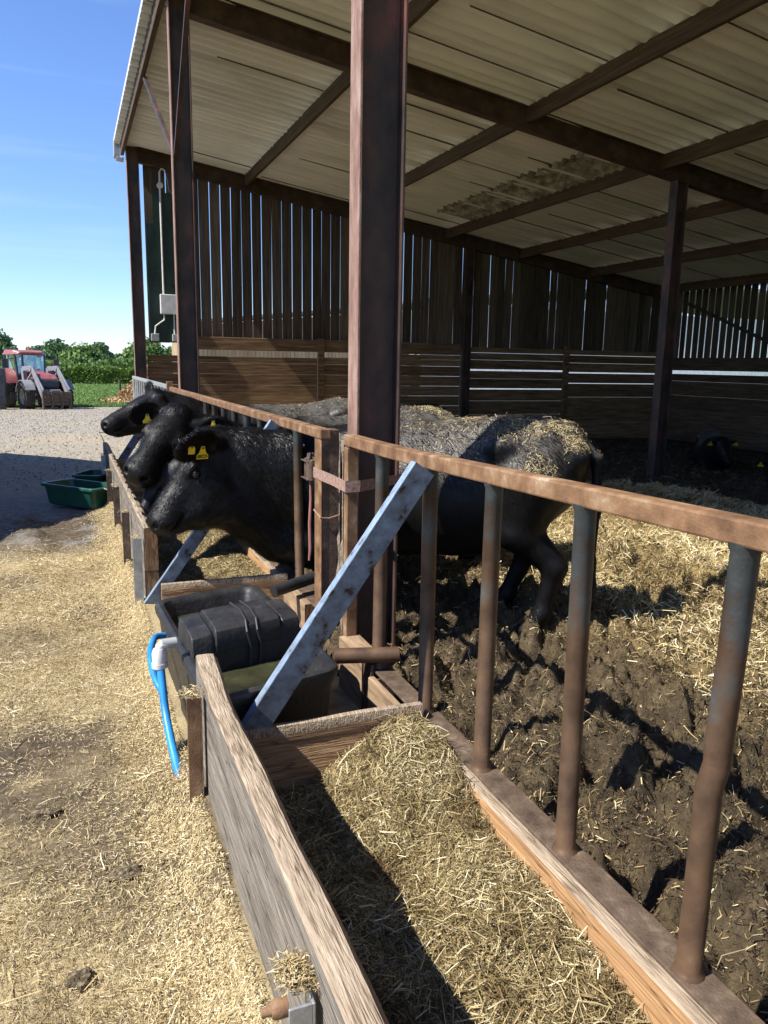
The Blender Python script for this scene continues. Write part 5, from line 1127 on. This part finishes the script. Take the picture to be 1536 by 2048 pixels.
# meadow blades
n = 36000; Y = 39.3+45*rng.uniform(0, 1, n)**1.7; X = rng.uniform(-.10, .17, n)*Y*1.0+rng.uniform(-2, 2, n)
Z = terrain(X, Y); P = np.stack([X, Y, Z+.05], 1); N = np.stack([rng.normal(0, .5, n), rng.normal(0, .5, n)-.8, rng.normal(0, .3, n)+.25], 1)
o = blades('meadow_grass', P, N, .10+.0022*Y, .02+.0006*Y, m_grass_b, flow=np.tile([0, 0, 1.], (n, 1)), tilt=.2); tag(o, 'rough meadow grass between the yard and the hedge', 'grass', kind='stuff')
fp = thing('fence_post', 'weathered wooden post standing at the meadow edge', 'fence post', (1.62, 52., tz(1.62, 52)))
MB().tube([(1.62, 52, tz(1.62, 52)-.2), (1.65, 52, tz(1.62, 52)+1.05)], [.08, .075], 10).build('post', m_slat, fp, smooth=True)
n = 5200; a_ = rng.uniform(0, 6.283, n); q = np.sqrt(rng.uniform(0, 1, n)); hx_ = 2.5+q*np.cos(a_)*1.6; hy_ = 45+q*np.sin(a_)*1.6
P = np.stack([hx_, hy_, tz(2.6, 45)+np.clip(1.75*(1-q**1.4)*rng.uniform(.3, 1.05, n)*(1-.25*np.cos(a_)*-1), .02, 9)], 1)
o = blades('brushwood_heap', P, rng.normal(size=P.shape), rng.uniform(.15, .55, n), rng.uniform(.03, .09, n), m_brush, tilt=.6); tag(o, 'heap of dead brown brushwood by the end of the far barrier', 'brushwood')
n = 900; P = np.stack([rng.normal(1.3, .5, n), rng.normal(43.5, .8, n), np.full(n, tz(1, 43.5)+.05)+np.abs(rng.normal(0, .10, n))], 1)
o = blades('dead_grass', P, rng.normal(size=P.shape)+np.array([0, 0, 1]), rng.uniform(.15, .4, n), rng.uniform(.03, .07, n), m_brush, tilt=.4); tag(o, kind='stuff')
# tan building seen through the slats
tb = thing('farm_building', 'tan clad farm building glimpsed through the slats and gaps of end wall', 'building', (16, 44, -.6))
a = MB(); x = 3.8
while x < 16.3:
    a.box(x, x+.19, 40.0, 40.06, -.8, 3.3+(x-3.7)*.10); x += .205
a.build('cladding', m_tanwall, tb)
MB().box(3.85, 16.2, 40.07, 43, -.8, 3.2).build('wall', m_tanwall, tb)
MB().prism([(3.5, 3.35), (16, 4.75), (16.5, 4.75), (16.5, 4.95), (16, 4.9), (3.5, 3.5)], 1, 39.6, 43.4).build('roof', m_rooftop, tb)
ws = thing('white_shed', 'pale sheeted shed glimpsed through the slits in end wall, right of tan building', 'shed', (40, 41, -.6))
a = MB(); x = 17.0
while x < 60: a.box(x, x+.29, 39.9, 39.94, -.8, 5.0); x += .3
a.build('cladding', plain('pale_sheet', (.72, .72, .70), .6), ws)
MB().prism([(16.7, 5.01), (38, 7.0), (60.3, 5.01), (60.3, 5.2), (38, 7.2), (16.7, 5.2)], 1, 39.6, 52).build('roof', m_rooftop, ws)
# shed on the left of the yard: outside the picture, it throws the big shadow across the yard
sh = thing('shed', 'timber farm shed left of the yard', 'shed', (-8, 11.0, 0))
YS, YP, HP, XE = (7.0, 14.3), 10.9, 5.9, -4.2
MB().prism([(YS[0], -.3), (YS[1], -.3), (YS[1], 2.35), (YP, HP), (YS[0], 2.35)], 0, -13, XE-.02).build('wall', m_slat, sh)
MB().prism([(YS[0]-.3, 2.1), (YP, HP+.02), (YS[1]+.3, 2.1), (YS[1]+.3, 2.22), (YP, HP+.16), (YS[0]-.3, 2.22)], 0, -13.3, XE).build('roof', m_rooftop, sh)
MB().box(XE-.02, XE+.04, 9.6, 12.2, 0, 2.6).build('door', m_greenboard, sh)

# ------------------------------------------------------------------ dung clods on the yard, gravel
def clod(label, x, y, r, sx=1., seed=0):
    n = 20; v = []; f = []; z0 = float(yard_z(np.array([float(x)]), np.array([float(y)]))[0])
    for i in range(n//2+1):
        th = math.pi*i/(n//2)
        for j in range(n):
            ph = 2*math.pi*j/n; d = np.array([math.sin(th)*math.cos(ph), math.sin(th)*math.sin(ph), math.cos(th)])
            q = r*(.35+1.35*float(fbm(np.array([d[0]*2.6+seed]), np.array([d[1]*2.6+d[2]*2.1]), 4, seed)[0]))
            v.append((x+d[0]*q*sx, y+d[1]*q, z0+.005+max(d[2], -.3)*q*.5))
    k = n; f = [(i*k+j, i*k+(j+1) % k, (i+1)*k+(j+1) % k, (i+1)*k+j) for i in range(n//2) for j in range(k)]
    o = MB().add(v, f).build('dung_clod', m_dung, smooth=True); tag(o, label, 'dung', 'dung clods on the yard')
m_dung = mat('dried_dung', [(.3, (.04, .03, .02)), (.5, (.11, .085, .052)), (.68, (.34, .27, .16))], (70, 70, 70), 9, .95, bump=1., bscale=160)
clod('long dark dung clod on the strawed yard, left of the near trough board', -1.17, 2.33, .036, 1.8, 3)
clod('round dung clod near the bottom left of the picture', -1.31, 1.93, .036, 1.2, 5)
clod('small grey dung clod touching the chaff beside the trough board', -1.02, 2.28, .020, 1., 8)
clod('broad crumbly dung lump left of the hose end', -1.42, 2.78, .036, 1.6, 9)
o = chaff('gravel', 20000, -6, 1.5, 10.5, 38, lambda X, Y: yard_z(X, Y)+.006, island_mat('gravel_stone', [(0, (.19, .165, .13)), (.5, (.31, .278, .225)), (1, (.47, .43, .36))], .9), .010, .035, .008, .024, None, .0, tilt=.5); o['kind'] = 'stuff'
